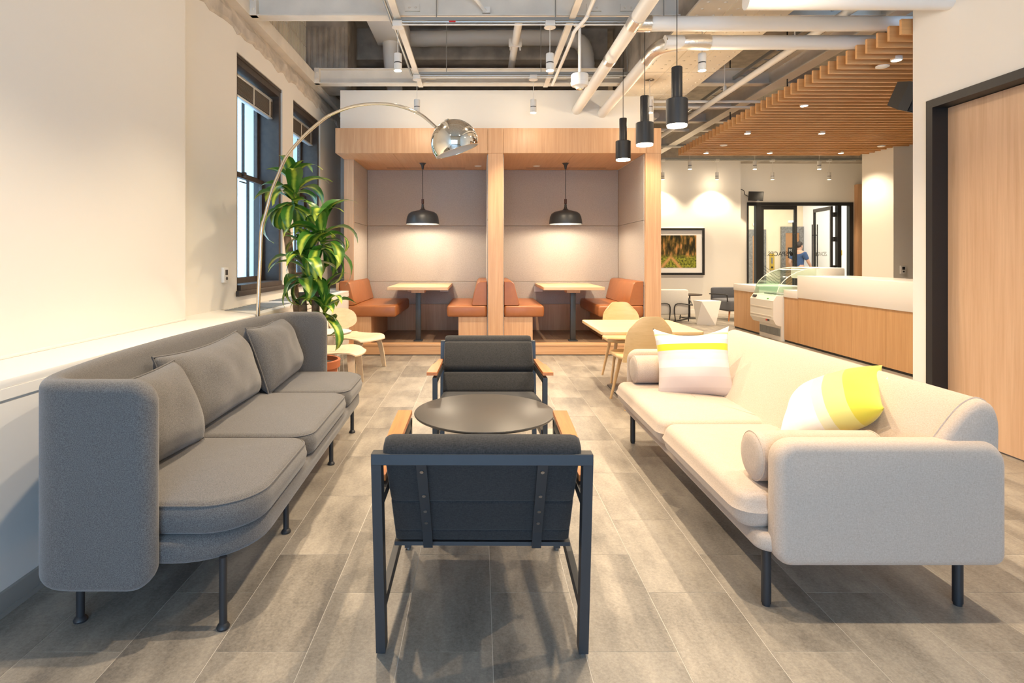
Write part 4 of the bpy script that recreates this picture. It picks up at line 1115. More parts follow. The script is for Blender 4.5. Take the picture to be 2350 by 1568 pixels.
for c, hd, n_, sc in crowns:
    st = smooth_path([hd-Vector((0, 0, .10)), hd.lerp(c, .5)+Vector((.03, 0, -.03)), c], 6)
    B().tube(st, .012, 8).link('shoot', 'leaf', pl)
    for i in range(n_):
        f = i/n_; yaw = i*2.399+rng.uniform(-.3, .3)
        pitch = -R(rng.uniform(58, 78) if f < .2 else rng.uniform(8, 48) if f < .6 else rng.uniform(-45, 8))
        put_leaf(rng.randrange(8), c+Vector((0, 0, .07-.17*f)), (rng.uniform(-.3, .3), pitch, yaw), sc*rng.uniform(.72, 1.02))

# ---- little table and plywood chairs by the window
t = thing('side_table', 'small round white topped table on thin wire legs', 'table', (-1.667, 6.28, 0))
B().lathe([(0, .462), (.235, .462), (.248, .470), (.250, .478), (0, .478)], n=48).link('tabletop', 'white', t)
B().lathe([(.2, .455), (.238, .456), (.246, .462), (0, .462)], n=48).link('rim', 'ply', t)
for a in range(4):
    an = R(45+90*a); x = .19*math.cos(an); y = .19*math.sin(an)
    B().tube([(x*.85, y*.85, .46), (x*1.02, y*1.02, .003), (x*.70, y*.70, .003), (x*.78, y*.78, .46)], .0045, 8).link('leg', 'whitemetal', t)
def ply_chair():
    t = thing('plywood_chair', 'x', 'chair', group='moulded plywood low chairs')
    # seat: local x width, y front
    n1, n2 = 14, 12; b = B(); top = []; bot = []
    def seat_pt(u, v):
        w_ = .275*(1-.10*max(0, -v)**2)
        k = (abs(u)**3+abs(v)**3)**(1/3.) if (u or v) else 0
        s_ = max(abs(u), abs(v)); q = s_/k if k > 0 else 1
        x = u*w_*q; y = v*.26*q
        z = .385+.018*v+.028*(x/.275)**2*0-.03*max(0, v)**3*1.6+.035*max(0, -v)**2-.02*(1-(x/.275)**2)*(1-v*v)
        return Vector((x, y, z))
    for lay, dz in ((0, 0), (1, -.012)):
        V = [[b.bm.verts.new(seat_pt(2*i/n1-1, 2*j/n2-1)+Vector((0, 0, dz))) for j in range(n2+1)] for i in range(n1+1)]
        for i in range(n1):
            for j in range(n2): b.bm.faces.new((V[i][j], V[i+1][j], V[i+1][j+1], V[i][j+1]))
        if lay == 0: top = V
        else: bot = V
    rim = [(i, 0) for i in range(n1)]+[(n1, j) for j in range(n2)]+[(i, n2) for i in range(n1, 0, -1)]+[(0, j) for j in range(n2, 0, -1)]
    for a, c in zip(rim, rim[1:]+rim[:1]):
        b.bm.faces.new((top[a[0]][a[1]], top[c[0]][c[1]], bot[c[0]][c[1]], bot[a[0]][a[1]]))
    b.link('seat', 'ply', t, smooth=50)
    def arch(y0, z0, spread, lean, nm, wtop, wbot):
        pts = smooth_path([(-spread, lean, 0), (-spread*.86, lean*.55, .20), (-spread*.70, lean*.12, z0-.04), (-spread*.45, 0, z0), (0, 0, z0+.0), (spread*.45, 0, z0), (spread*.70, lean*.12, z0-.04), (spread*.86, lean*.55, .20), (spread, lean, 0)], 5)
        rings = []; n_ = len(pts)
        for i, p in enumerate(pts):
            d = (pts[min(i+1, n_-1)]-pts[max(i-1, 0)]).normalized(); u = Vector((0, 1, 0)); u = (u-d*u.dot(d)).normalized(); v = d.cross(u)
            f = abs(i/(n_-1)*2-1); w_ = wtop+(wbot-wtop)*f
            rings.append([p+Vector((0, y0, 0))+u*sx*w_/2+v*sy*.006 for sx, sy in ((-1, -1), (1, -1), (1, 1), (-1, 1))])
        B().loft(rings).link(nm, 'ply', t, smooth=50)
    arch(.15, .355, .24, .03, 'front_leg', .10, .05); arch(-.16, .355, .22, -.09, 'rear_leg', .10, .05)
    # spine and back
    rings = []
    for p in smooth_path([(0, .14, .363), (0, -.1, .363), (0, -.22, .37), (0, -.27, .42), (0, -.30, .52), (0, -.33, .62)], 5):
        rings.append([p+Vector((sx*.045, 0, 0))+Vector((0, sy*.004, sy*.004)) for sx, sy in ((-1, -1), (1, -1), (1, 1), (-1, 1))])
    B().loft(rings).link('spine', 'ply', t, smooth=50)
    n1, n2 = 14, 10; b = B(); lays = []
    for dy in (0, -.011):
        V = []
        for i in range(n1+1):
            row = []
            for j in range(n2+1):
                u = 2*i/n1-1; v = 2*j/n2-1
                k = (abs(u)**2.6+abs(v)**2.6)**(1/2.6) if (u or v) else 0; s_ = max(abs(u), abs(v)); q = s_/k if k > 0 else 1
                x = u*.245*q; z = v*.125*q
                row.append(b.bm.verts.new((x, -.315-z*.28+.07*(x/.245)**2+dy, .565+z)))
            V.append(row)
        for i in range(n1):
            for j in range(n2): b.bm.faces.new((V[i][j], V[i+1][j], V[i+1][j+1], V[i][j+1]))
        lays.append(V)
    rim = [(i, 0) for i in range(n1)]+[(n1, j) for j in range(n2)]+[(i, n2) for i in range(n1, 0, -1)]+[(0, j) for j in range(n2, 0, -1)]
    for a, c in zip(rim, rim[1:]+rim[:1]):
        b.bm.faces.new((lays[0][a[0]][a[1]], lays[0][c[0]][c[1]], lays[1][c[0]][c[1]], lays[1][a[0]][a[1]]))
    b.link('backrest', 'ply', t, smooth=50)
    return t
a = ply_chair(); a.location = (-1.40, 6.62, 0); a.rotation_euler.z = R(-118); a['label'] = 'pale plywood chair beyond the little white table, facing out'
dup(a, (-1.40, 5.66, 0), R(-88), 'pale plywood chair between the terracotta pot and the little table')
# ================================================================== BOOTHS
BY = 7.5; HZ0, HZ1 = 2.67, 3.0
bt = thing('booth_enclosure', 'oak framed enclosure of two seating booths with grey fabric walls', 'booth', (.25, BY, 0))
ox, oy = -.25, -BY
def bp(nm, mat, x0, x1, y0, y1, z0, z1, bev=.0015, par=None):
    return B().box(x0+ox, x1+ox, y0+oy, y1+oy, z0, z1, bev=bev, seg=1).link(nm, mat, par or bt, smooth=0)
XL, XR = -1.898, 2.398; XD0, XD1 = .115, .316; XI0, XI1 = -1.76, 2.185; YB = 8.95
bp('platform', 'oakx', XL, XR, BY, YB, 0.012, .125)
bp('step_nosing', 'oakx', XL, XR, BY-.004, BY+.16, .125, .15)
bp('plinth', 'black', XL+.02, XR-.02, BY+.01, YB, 0, .012)
fl_t = None
for k in range(7):
    for x0, x1 in ((XI0+.02, XD0), (XD1, XI1)):
        n_ = 5
        for i in range(n_):
            w_ = (x1-x0)/n_; y0 = BY+.16+k*.19
            bp('floor_board', 'boothfloor', x0+i*w_+.001, x0+(i+1)*w_-.001, y0+.001, min(y0+.189, YB-.02), .125, .148, 0)
# header boards, seam over the divider
bp('header_board', 'oak', XL, XD0-.004, BY-.01, BY+.03, HZ0, HZ1); bp('header_board', 'oak', XD0-.001, XD1-.002, BY-.01, BY+.03, HZ0, HZ1); bp('header_board', 'oak', XD1+.001, XR-.19, BY-.01, BY+.03, HZ0, HZ1); bp('header_board', 'oak', XR-.187, XR, BY-.01, BY+.03, HZ0, HZ1)
bp('header_side', 'oaky', XL, XL+.03, BY+.03, YB, HZ0, HZ1)
for x0, x1 in ((XL+.03, XL+.75), (XL+.752, XD0-.0), (XD1, XD1+.95), (XD1+.952, XI1)): bp('ceiling_panel', 'oaky', x0, x1, BY+.03, YB, HZ0, HZ0+.02)
bp('top_cap', 'oakx', XL, XR, BY+.03, YB, HZ1-.02, HZ1)
bp('divider_post', 'oak', XD0, XD1, BY-.002, BY+.06, .15, HZ0); bp('divider_panel', 'panel', XD0+.008, XD1-.008, BY+.06, YB, .15, HZ0)
bp('end_post', 'oak', XI1+.008, XR, BY-.004, BY+.05, .15, HZ0)
bp('end_panel', 'oaky', XI1+.03, XR, BY+.05, YB+.05, 0, HZ0)
bp('window_side_post', 'oak', XL, XI0-.001, 7.97, 8.02, .95, HZ0); bp('window_side_panel', 'oaky', XL, XI0-.03, 8.02, YB+.05, .1, HZ0)
bp('bench_end_panel', 'oak', XL, XL+.035, BY+.02, 7.97, .15, .955)
bp('bench_end_back', 'oak', XL+.0, XI0-.005, 7.93, 7.969, .15, .955)
bp('back_panel', 'oakx', XL, XR, YB+.015, YB+.05, 0, HZ0)
# upholstered wall panels: upper, middle, lower rows
for x0, x1 in ((XI0, XD0), (XD1, XI1)):
    zs = (.56, .915, 1.79, HZ0)
    for z0, z1 in zip(zs[:-1], zs[1:]): bp('fabric_panel', 'panel', x0+.002, x1-.002, YB-.02, YB+.014, z0+.002, z1-.002, .003)
    bp('kick_panel', 'oak', x0, x1, YB-.012, YB+.014, .148, .558)
for x0, x1, y0 in ((XI0-.03, XI0, 7.97), (XI1, XI1+.03, BY+.05)):
    for z0, z1 in ((.915, 1.79), (1.79, HZ0)): bp('fabric_panel', 'panel', x0, x1, y0+.002, YB-.022, z0+.002, z1-.002, .003)
    bp('fabric_panel', 'panel', x0, x1, y0+.002, YB-.022, .15, .913, .003)
for x0, x1 in ((XD0-.012, XD0+.008), (XD1-.008, XD1+.012)):
    for z0, z1 in ((.15, .915), (.915, 1.79), (1.79, HZ0)): bp('fabric_panel', 'panel', x0, x1, BY+.065, YB-.022, z0+.002, z1-.002, .003)
for x0, x1 in ((-1.42, -.22), (.72, 1.95)): bp('slot_diffuser', 'black', x0, x1, 8.72, 8.745, HZ0-.002, HZ0+.002, 0)
for x in (-.02, .86): 
    B().lathe([(0, -.01), (.045, -.008), (.055, 0), (0, 0)], (x+ox, 8.55+oy, HZ0), 20).link('detector_cover', 'whitemetal', bt)
# plaster bulkhead above the booths
struct(B().box(-1.86, 2.33, 7.60, 7.75, 3.0, 3.53).box(-1.86, -1.72, 7.75, 9.05, 3.0, 3.53).box(2.2, 2.33, 7.75, 9.05, 3.0, 3.53).link('wall_bulkhead', 'wall', smooth=0), 'white plaster bulkhead above the wooden booths')
# benches
def bench(xw, dirx, y0, y1, lab, base_w=.45, seat_w=.62, front_in=.0):
    """bench along y with its back at x = xw, facing dirx"""
    t = thing('booth_bench', lab, 'bench', (xw, (y0+y1)/2, .15), group='tan leather booth benches')
    hy = (y1-y0)/2
    def bx(a, c): return (min(dirx*a, dirx*c), max(dirx*a, dirx*c))
    x0, x1 = bx(0, base_w)
    B().box(x0, x1, -hy+.005, hy, 0, .355, bev=.002, seg=1).link('base', 'oak', t, smooth=0)
    x0, x1 = bx(0, seat_w)
    B().slab(rrect(x0, x1, -hy-.02, hy, .03, 4), .355, .505, .03, .008, .025, bulge=.004).link('seat_cushion', 'leather', t)
    # wedge shaped back cushion
    b = B(); rings = []
    poly = [(0, .505), (.19, .505), (.205, .52), (.135, .79), (.115, .815), (.085, .825), (0, .825)]
    for y, ins in ((-hy-.012, .5), (-hy-.006, .12), (-hy+.012, 0), (hy-.015, 0), (hy, .3)):
        rings.append([(dirx*(.09+(x-.09)*(1-.14*ins)), y, .66+(z-.66)*(1-.08*ins)) for x, z in poly])
    b.loft(rings).link('back_cushion', 'leather', t, smooth=35)
    return t
bench(XI0+.0-.10, 1, 7.56, 8.91, 'tan leather booth bench nearest the window', .42, .76)
bench(XD0-.014, -1, 7.56, 8.91, 'tan leather booth bench on the plant side of the middle post', .38, .53)
bench(XD1+.014, 1, 7.56, 8.91, 'tan leather booth bench on the oatmeal sofa side of the middle post', .38, .53)
bench(XI1-.002, -1, 7.56, 8.91, 'tan leather booth bench against the end wall of the booths', .45, .60)
# tables
def booth_table(xc, lab):
    t = thing('booth_table', lab, 'table', (xc, 7.68, .15), group='oak booth tables')
    B().slab(rrect(-.415, .415, 0, 1.24, .012, 3), .70, .742, .004, 0, .004).link('tabletop', 'tableoak', t)
    B().box(-.035, .035, .10, .17, .012, .70, bev=.004).link('leg', 'greymetal', t)
    B().box(-.06, .06, .075, .195, 0, .012, bev=.003).link('foot_plate', 'greymetal', t)
    B().box(-.09, .09, .06, .3, .66, .70).link('bracket', 'oak', t, smooth=0)
    return t
booth_table(-.838, 'oak topped booth table on a slate post, in the booth nearer the window')
booth_table(1.285, 'oak topped booth table on a slate post, in the booth nearer the reception')
for k, (x, lab) in enumerate(((-1.06, 'beside the bench by the window in the window booth'), (-.55, 'beside the middle post in the window booth'), (.93, 'beside the middle post in the reception booth'), (1.52, 'behind the table post in the reception booth'))):
    t = thing('wall_outlet', 'white power outlet on fabric wall '+lab, 'outlet', (x, YB-.021, .80), group='power outlets in the booths')
    B().box(-.065, .065, -.008, 0, -.045, .045, bev=.002, seg=1).link('plate', 'whitemetal', t, smooth=0)
    for dx in (-.033, .033): B().box(dx-.022, dx+.022, -.010, -.008, -.03, .03).link('socket', 'plasticwhite', t, smooth=0)
# pendants
def booth_pendant():
    t = thing('dome_pendant', 'x', 'pendant lamp', group='dome pendants in the booths')
    B().lathe([(0, .905), (.062, .905), (.064, .895), (.045, .885), (.025, .86), (.016, .82), (.013, .80), (0, .80)], n=28).link('canopy', 'greymetal', t)
    B().cyl((0, 0, .36), (0, 0, .81), .004, n=8).link('cord', 'black', t)
    B().lathe([(0, .365), (.018, .365), (.019, .30), (.0, .285)], n=18).link('wooden_neck', 'walnut', t)
    B().lathe([(.016, .288), (.018, .255), (.026, .225), (.05, .205), (.11, .192), (.165, .178), (.205, .150), (.226, .105), (.236, .05), (.240, .010), (.239, 0), (.233, 0), (.230, .03), (.222, .095), (.20, .135), (.16, .165), (.1, .18), (.0, .19)], n=48).link('shade', 'greymetal', t)
    B().lathe([(.231, .026), (.222, .093), (.198, .134), (.158, .163), (.1, .178), (0, .185)], n=40, cap=False).link('shade_lining', 'whiteinner', t)
    B().lathe([(0, .175), (.03, .17), (.045, .15), (.05, .125), (.04, .10), (.02, .085), (0, .082)], n=20).link('bulb', 'bulb', t)
    return t
d1 = booth_pendant(); d1.location = (-.827, 8.3, 1.78); d1['label'] = 'slate blue dome pendant hanging in the booth nearer the window'
d2 = dup(d1, (1.26, 8.3, 1.78), label='dark dome pendant hanging in the booth nearer the reception')
for d in (d1, d2): light('bulb_lamp', 'POINT', (0, 0, .045), 32, WARM2, parent=d, shadow_soft_size=.035)
# ================================================================== DINING TABLE AND CHAIRS
TZ = .64
t = thing('dining_table', 'pale oak dining table behind the oatmeal sofa', 'table', (1.53, 5.5, 0))
B().slab(rrect(-.455, .455, -.5, .47, .035, 5), TZ-.03, TZ, .004, 0, .006).link('tabletop', 'lightwood', t)
B().box(-.03, .03, -.03, .03, .012, TZ-.03).link('column', 'blackmetal', t, smooth=0)
B().box(-.24, .24, -.24, .24, 0, .014, bev=.004).link('base_plate', 'blackmetal', t)
B().box(-.2, .2, -.2, .2, TZ-.045, TZ-.03).link('mount', 'blackmetal', t, smooth=0)
def dining_chair():
    t = thing('dining_chair', 'x', 'chair', group='pale wood dining chairs')
    # back shell: wraps round, local back at -y, faces +y
    b = B(); n1, n2 = 16, 10; lay = []
    for dd in (0, .012):
        V = []
        for i in range(n1+1):
            row = []
            for j in range(n2+1):
                u = 2*i/n1-1; v = j/n2
                wb = .215-.022*v
                if v > .45: wb *= (1-((v-.45)/.55)**3.2*.34)
                z = .40+.40*v-(.055*abs(u)**5*(v**3))
                x = u*wb; y = -.205-.07*v+.055*(u*u)*(1-.3*v)-dd*(1)
                row.append(b.bm.verts.new((x, y, z)))
            V.append(row)
        for i in range(n1):
            for j in range(n2): b.bm.faces.new((V[i][j], V[i+1][j], V[i+1][j+1], V[i][j+1]))
        lay.append(V)
    rim = [(i, 0) for i in range(n1)]+[(n1, j) for j in range(n2)]+[(i, n2) for i in range(n1, 0, -1)]+[(0, j) for j in range(n2, 0, -1)]
    for a_, c_ in zip(rim, rim[1:]+rim[:1]):
        b.bm.faces.new((lay[0][a_[0]][a_[1]], lay[0][c_[0]][c_[1]], lay[1][c_[0]][c_[1]], lay[1][a_[0]][a_[1]]))
    b.link('backrest', 'lightwood', t, smooth=50)
    B().slab(rrect(-.235, .235, -.21, .235, [.15, .15, .11, .11], 7), .418, .452, .016, -.010, .016).link('seat', 'lightwood', t)
    B().box(-.15, .15, -.14, .14, .40, .42, bev=.004).link('seat_support', 'lightwoodz', t)
    for sx in (-1, 1):
        for sy in (-1, 1):
            B().cyl((sx*.135, sy*.13, .405), (sx*.205, sy*.21, 0), .018, .011, n=14).link('leg', 'lightwoodz', t)
    return t
d = dining_chair(); d.location = (1.56, 6.05, 0); d.rotation_euler.z = R(180); d['label'] = 'pale wood dining chair facing out from the far side of the oak dining table'
dup(d, (1.425, 5.02, 0), R(4), 'pale wood dining chair with its back to the oatmeal sofa')
# ================================================================== RECEPTION
CX = 4.69
def counter(nm, y0, y1, zt, band, lab, depth=.75):
    t = thing(nm, lab, 'counter', (CX, (y0+y1)/2, 0)); h = (y1-y0)/2
    n_ = max(1, round((y1-y0)/.62)); zb = zt-band
    B().box(.012, depth, -h, h, 0, .05).link('plinth', 'black', t, smooth=0)
    for k in range(n_):
        w_ = 2*h/n_; B().box(0, .02, -h+k*w_+.0015, -h+(k+1)*w_-.0015, .03, zb).link('front_panel', 'counterwood', t, smooth=0)
    B().box(.02, depth, -h, h, .05, zb).link('carcass', 'counterwood', t, smooth=0)
    B().box(-.012, depth+.01, -h, h, zb, zt, bev=.004).link('countertop', 'solid', t)
    return t
counter('reception_counter', 4.75, 8.36, 1.025, .325, 'long reception counter with a thick white top and oak front')
counter('low_counter', 8.365, 8.74, .80, .115, 'short low counter between the tall counter and the display case')
counter('back_counter', 9.5, 10.46, .81, .115, 'separate white topped oak counter beyond the display case')
# display case
g = thing('display_case', 'white refrigerated display case with a curved glass top', 'display case', (CX, 9.12, 0))
h = .37
poly = [(-.12, .25), (-.165, .33), (-.165, .62), (-.11, .70), (.5, .70), (.5, .23), (-.05, .23)]
B().prism([(x, z) for x, z in poly], -h, h, 'y').link('body', 'plasticwhite', g, smooth=0)
for z in (.37, .50): B().box(-.171, -.164, -h+.04, h-.02, z, z+.012).link('trim_strip', 'steel', g, smooth=0)
B().box(-.04, .48, -h+.0, h-.06, .0, .23).link('plinth', 'plasticwhite', g, smooth=0)
q = B()
for k in range(26): q.box(-.05, -.04, -h+.02+k*.025, -h+.032+k*.025, .07, .19)
q.link('grille', 'galv', g, smooth=0)
B().box(-.15, -.144, .20, .32, .645, .685, rot=Matrix.Rotation(R(35), 3, 'Y')).link('name_badge', 'black', g, smooth=0)
B().box(-.150, -.144, -.20, -.15, .635, .655, rot=Matrix.Rotation(R(35), 3, 'Y')).link('green_switch', 'green', g, smooth=0)
B().box(-.170, -.164, -.20, -.15, .30, .325).link('red_badge', 'red', g, smooth=0); B().box(-.170, -.164, -.25, -.203, .30, .325).link('dark_badge', 'black', g, smooth=0)
def glasscurve(z1):
    out = []
    for k in range(13):
        a = R(8+82*k/12); out.append((.56-.66*math.cos(a), .70+.43*math.sin(a)))
    return out
gc = glasscurve(0)
b = B(); b.loft([[(x, y, z) for x, z in gc] for y in (-h+.01, h-.01)], False, False, closed=False); cg = b.link('curved_glass', 'caseglass', g)
b = B(); b.tube([(x, h-.01, z) for x, z in gc], .006, 8).link('glass_edge', 'plasticwhite', g)
B().tube([(x, -h+.01, z) for x, z in gc], .006, 8).link('glass_edge', 'plasticwhite', g)
for y in (-h+.012, h-.012):
    poly = gc+[(.52, .70)]
    vs = [(x, y, z) for x, z in poly]; b = B(); b.bm.faces.new([b.bm.verts.new(v) for v in vs]); b.link('side_glass', 'caseglass', g, smooth=0)
B().box(-.09, -.08, -h+.03, h-.03, .70, .92, rot=Matrix.Rotation(R(14), 3, 'Y')).link('front_pane', 'caseglass', g, smooth=0)
B().box(.50, .95, -h, h, .95, 1.135, bev=.03).box(.45, .90, -h, -h+.03, .70, 1.0).box(.88, .95, -h, h, .70, 1.0).link('rear_housing', 'plasticwhite', g)
for k in range(2):
    B().box(0, .2, -.28+.3*k, -.06+.3*k, .70, .72).link('tray', 'screw', g, smooth=0)
# thermostats
def thermo(loc, rz, lab):
    t = thing('thermostat', lab, 'thermostat', loc, rz)
    B().box(-.045, .045, -.028, 0, -.065, .065, bev=.006).link('case', 'whitemetal', t)
    B().box(-.022, .022, -.030, -.028, .0, .045).link('display', 'black', t, smooth=0)
    B().cyl((0, -.028, -.03), (0, -.034, -.03), .014, n=14).link('button', 'greymetal', t)
thermo((6.70, 9.0, 1.10), 0, 'white thermostat on the column wall behind the reception counter')
thermo((WX, 4.90, 1.145), R(90), 'white thermostat on the window wall beside the tall sash window')
# ================================================================== FAR WALL: PICTURE, LOUNGE
t = thing('framed_picture', 'black framed forest track photograph in a wide white mat', 'picture', (4.39, 13.0, 1.425))
B().box(-.745, .745, -.035, 0, -.535, .535).link('backing', 'mat', t, smooth=0)
b = B()
for x0, x1, z0, z1 in ((-.745, .745, .485, .535), (-.745, .745, -.535, -.485), (-.745, -.695, -.485, .485), (.695, .745, -.485, .485)): b.box(x0, x1, -.055, -.005, z0, z1)
b.link('frame', 'black', t, smooth=0)
B().box(-.56, .56, -.038, -.036, -.37, .37).link('print', 'print', t, smooth=0)
t = thing('pale_lounge_chair', 'pale grey upholstered lounge chair with a thin black wire frame', 'armchair', (3.82, 11.45, 0), R(-4))
B().box(-.36, .32, -.24, -.02, .16, .655, bev=.03).link('backrest', 'greych', t); B().box(-.34, .34, -.05, .5, .16, .42, bev=.03).link('seat', 'greych', t)
for s in (-1, 1):
    B().tube(smooth_path([(s*.06, -.26, .03), (s*.06, -.26, .36), (s*.34, -.26, .36), (s*.40, -.2, .36), (s*.40, .06, .47), (s*.40, .45, .47)], 5), .011, 8).link('arm_tube', 'black', t)
    B().cyl((s*.40, .05, 0), (s*.40, .05, .47), .011, n=8).link('leg', 'black', t)
    B().cyl((s*.34, .45, 0), (s*.40, .45, .47), .011, n=8).link('leg', 'black', t)
    B().tube([(s*.02, -.25, .03), (s*.40, .05, .05), (s*.34, .45, .05)], .010, 8).link('runner', 'black', t)
t = thing('slate_lounge_chair', 'slate blue low lounge chair with black tube arms on wooden legs', 'armchair', (5.30, 11.8, 0), R(8))
B().slab(rrect(-.36, .36, -.34, .34, .08, 5), .20, .43, .05, .02, .05).link('seat', 'bluech', t)
B().box(-.34, .34, .26, .36, .36, .66, bev=.04).link('backrest', 'bluech', t)
for s in (-1, 1):
    B().tube(smooth_path([(s*.37, -.34, .40), (s*.37, -.33, .50), (s*.37, -.27, .535), (s*.37, .32, .52)], 5), .012, 8).link('arm_tube', 'black', t)
    for sy in (-1, 1): B().cyl((s*.26, sy*.24, .2), (s*.31, sy*.29, 0), .018, .011, n=10).link('leg', 'teak', t)
t = thing('faceted_side_table', 'white faceted side table beside the pale lounge chair', 'table', (4.40, 11.0, 0), R(10))
b = B(); tp = [(-.20, -.16, .455), (.22, -.14, .455), (.20, .20, .455), (-.18, .18, .455)]; bo = [(-.22, -.02, 0), (.06, -.20, 0), (.24, .06, 0), (-.04, .22, 0)]
vt = [b.bm.verts.new(v) for v in tp]; vb = [b.bm.verts.new(v) for v in bo]
b.bm.faces.new(vt); b.bm.faces.new(vb[::-1])
for k in range(4):
    b.bm.faces.new((vb[k], vb[(k+1) % 4], vt[k])); b.bm.faces.new((vt[k], vb[(k+1) % 4], vt[(k+1) % 4]))
b.link('body', 'white', t, smooth=0)
t = thing('bronze_side_table', 'round dark bronze side table behind the pale lounge chair', 'table', (4.48, 12.1, 0))
B().lathe([(0, .49), (.25, .49), (.25, .51), (0, .51)], n=36).link('tabletop', 'darkframe', t)
B().cyl((0, 0, .02), (0, 0, .49), .015).link('stem', 'black', t); B().lathe([(0, 0), (.16, 0), (.16, .012), (0, .02)], n=30).link('base', 'black', t)
# ================================================================== GLASS ENTRANCE
e = bpy.data.objects.new('door_2', None); COL.objects.link(e); e.location = (GX0, 13.40, 0); struct(e, 'black framed glass entrance doors to the lift lobby')
gx = lambda px: px_to(px)-GX0
def px_to(px): return (px-PX0)/F*13.40
W_ = GX1-GX0
b = B().box(0, W_, -.05, .06, GZ-.075, GZ)
for a, c in ((0, .03), (W_-.09, W_), (gx(1733), gx(1745)), (gx(1920), gx(1928))): b.box(a, c, -.05, .06, 0, GZ-.075)
b.link('door_frame', 'black', e, smooth=0)
for a, c in ((.03, gx(1733)), (gx(1928), W_-.09)): B().box(a, c, -.006, .0, .02, GZ-.075).link('sidelight', 'doorglass', e, smooth=0)
def leafdoor(nm, lw):
    d = bpy.data.objects.new(nm, None); COL.objects.link(d); d.parent = e
    H = GZ-.08
    fr = B().box(0, .06, -.022, .022, .01, H).box(lw-.06, lw, -.022, .022, .01, H).box(.06, lw-.06, -.022, .022, H-.085, H).box(.06, lw-.06, -.022, .022, .01, .16)
    fr.link('stile', 'black', d, smooth=0)
    B().box(.06, lw-.06, -.004, .004, .16, H-.085).link('pane', 'doorglass', d, smooth=0)
    for y in (-.06, .06): 
        hb = B().cyl((lw-.05, y, .55), (lw-.05, y, 2.12), .014, n=10)
        for z in (.8, 1.85): hb.cyl((lw-.05, 0, z), (lw-.05, y, z), .009, n=8)
        hb.link('pull_handle', 'blackmetal', d)
    # lettering, reads from the lobby side (mirrored from inside)
    tcu = bpy.data.curves.new('lettering', 'FONT'); tcu.body = 'SPACES.'; tcu.size = .125; tcu.extrude = .0008; tcu.align_x = 'LEFT'
    to = bpy.data.objects.new('lettering_src', tcu); COL.objects.link(to)
    dg = bpy.context.evaluated_depsgraph_get(); me = bpy.data.meshes.new_from_object(to.evaluated_get(dg)); bpy.data.objects.remove(to)
    xs = [v.co.x for v in me.vertices]; mx = max(xs); s_ = .50/mx
    for v in me.vertices: v.co = Vector((-v.co.x*s_, 0, v.co.y*s_)) + Vector((0, -.006+ (.0004 if v.co.z > 0 else -.0004), 0))
    me.materials.clear(); me.materials.append(M['black'])
    o = bpy.data.objects.new('lettering', me); COL.objects.link(o); o.parent = d
    o.location = (lw-.20, 0, 1.325)
    B().prism([(.052*math.cos(R(30+60*k)), .052*math.sin(R(30+60*k))) for k in range(6)], -.0065, -.0055, 'y').link('hexagon_mark', 'black', d, smooth=0, loc=(lw-.125, 0, 1.37))
    q = B()
    for k in range(9):
        z = .95-k*.07
        for s in (-1, 1):
            xm = lw/2; L_ = lw/2-.07
            q.tube([(xm, -.006, z-.12), (xm+s*L_, -.006, z+.14 if s < 0 else z+.14)], .004, 5)
    q.link('chevron_film', 'black', d, smooth=0)
    return d
l1 = leafdoor('door_leaf', gx(1828)-gx(1746)); l1.location = (gx(1746), 0, 0)
lw2 = .96
l2 = leafdoor('door_leaf', lw2); l2.location = (gx(1911), .03, 0); l2.rotation_euler.z = R(82)
for z in (.25, 1.05, 1.72, 2.30): B().box(gx(1912), gx(1919), -.02, .02, z-.055, z+.055, bev=.006).link('hinge', 'black', e)
# lobby lifts, call panel, signs
def lift(x0, x1, zt, lab):
    t = thing('lift_entrance', lab, 'lift', ((x0+x1)/2, 18, 0)); w_ = (x1-x0)/2
    b = B().box(-w_, -w_+.13, -.06, 0, 0, zt).box(w_-.13, w_, -.06, 0, 0, zt).box(-w_+.13, w_-.13, -.06, 0, zt-.2, zt)
    b.link('surround', 'greystone', t, smooth=0)
    B().box(-w_+.13, -w_+.17, -.045, 0, 0, zt-.2).box(-w_+.17, w_-.13, -.045, 0, zt-.24, zt-.2).link('jamb', 'bronze', t, smooth=0)
    for s in (0, 1): B().box((-w_+.17) if s == 0 else .003, -.003 if s == 0 else w_-.13, -.03, -.01, 0, zt-.24).link('lift_door', 'bronze', t, smooth=0)
    pl_ = B().box(-w_+.22, -w_+.36, -.035, -.03, 1.27, 1.60).link('floor_sign', 'black', t, smooth=0)
    for k, ch in enumerate('MM'):
        c_ = bpy.data.curves.new('letter', 'FONT'); c_.body = ch; c_.size = .12; c_.extrude = .001; c_.align_x = 'CENTER'
        to = bpy.data.objects.new('letter_src', c_); COL.objects.link(to); dg = bpy.context.evaluated_depsgraph_get()
        me = bpy.data.meshes.new_from_object(to.evaluated_get(dg)); bpy.data.objects.remove(to)
        for v in me.vertices: v.co = Vector((v.co.x, -v.co.z, v.co.y))
        me.materials.clear(); me.materials.append(M['steel']); o = bpy.data.objects.new('letter', me); COL.objects.link(o); o.parent = pl_
        o.location = (-w_+.29, -.037, 1.47-.15*k)
    B().box(-.12, .12, -.05, 0, zt+.12, zt+.20, bev=.01).link('lantern', 'lobbywhite', t)
lift(8.50, 9.06, 2.17, 'bronze lift doorway in grey stone, seen through the sidelight')
lift(9.54, 10.24, 2.26, 'bronze lift doorway in grey stone behind the entrance door pulls')
t = thing('call_panel', 'yellow brass lift call panel between the two lift doorways', 'panel', (9.265, 18, 1.14))
B().box(-.075, .075, -.02, 0, -.25, .27).link('plate', 'brassplate', t, smooth=0); B().box(-.03, .02, -.024, -.02, -.05, .14).link('window', 'screw', t, smooth=0); B().box(-.03, .03, -.024, -.02, -.20, -.14).link('reader', 'black', t, smooth=0)
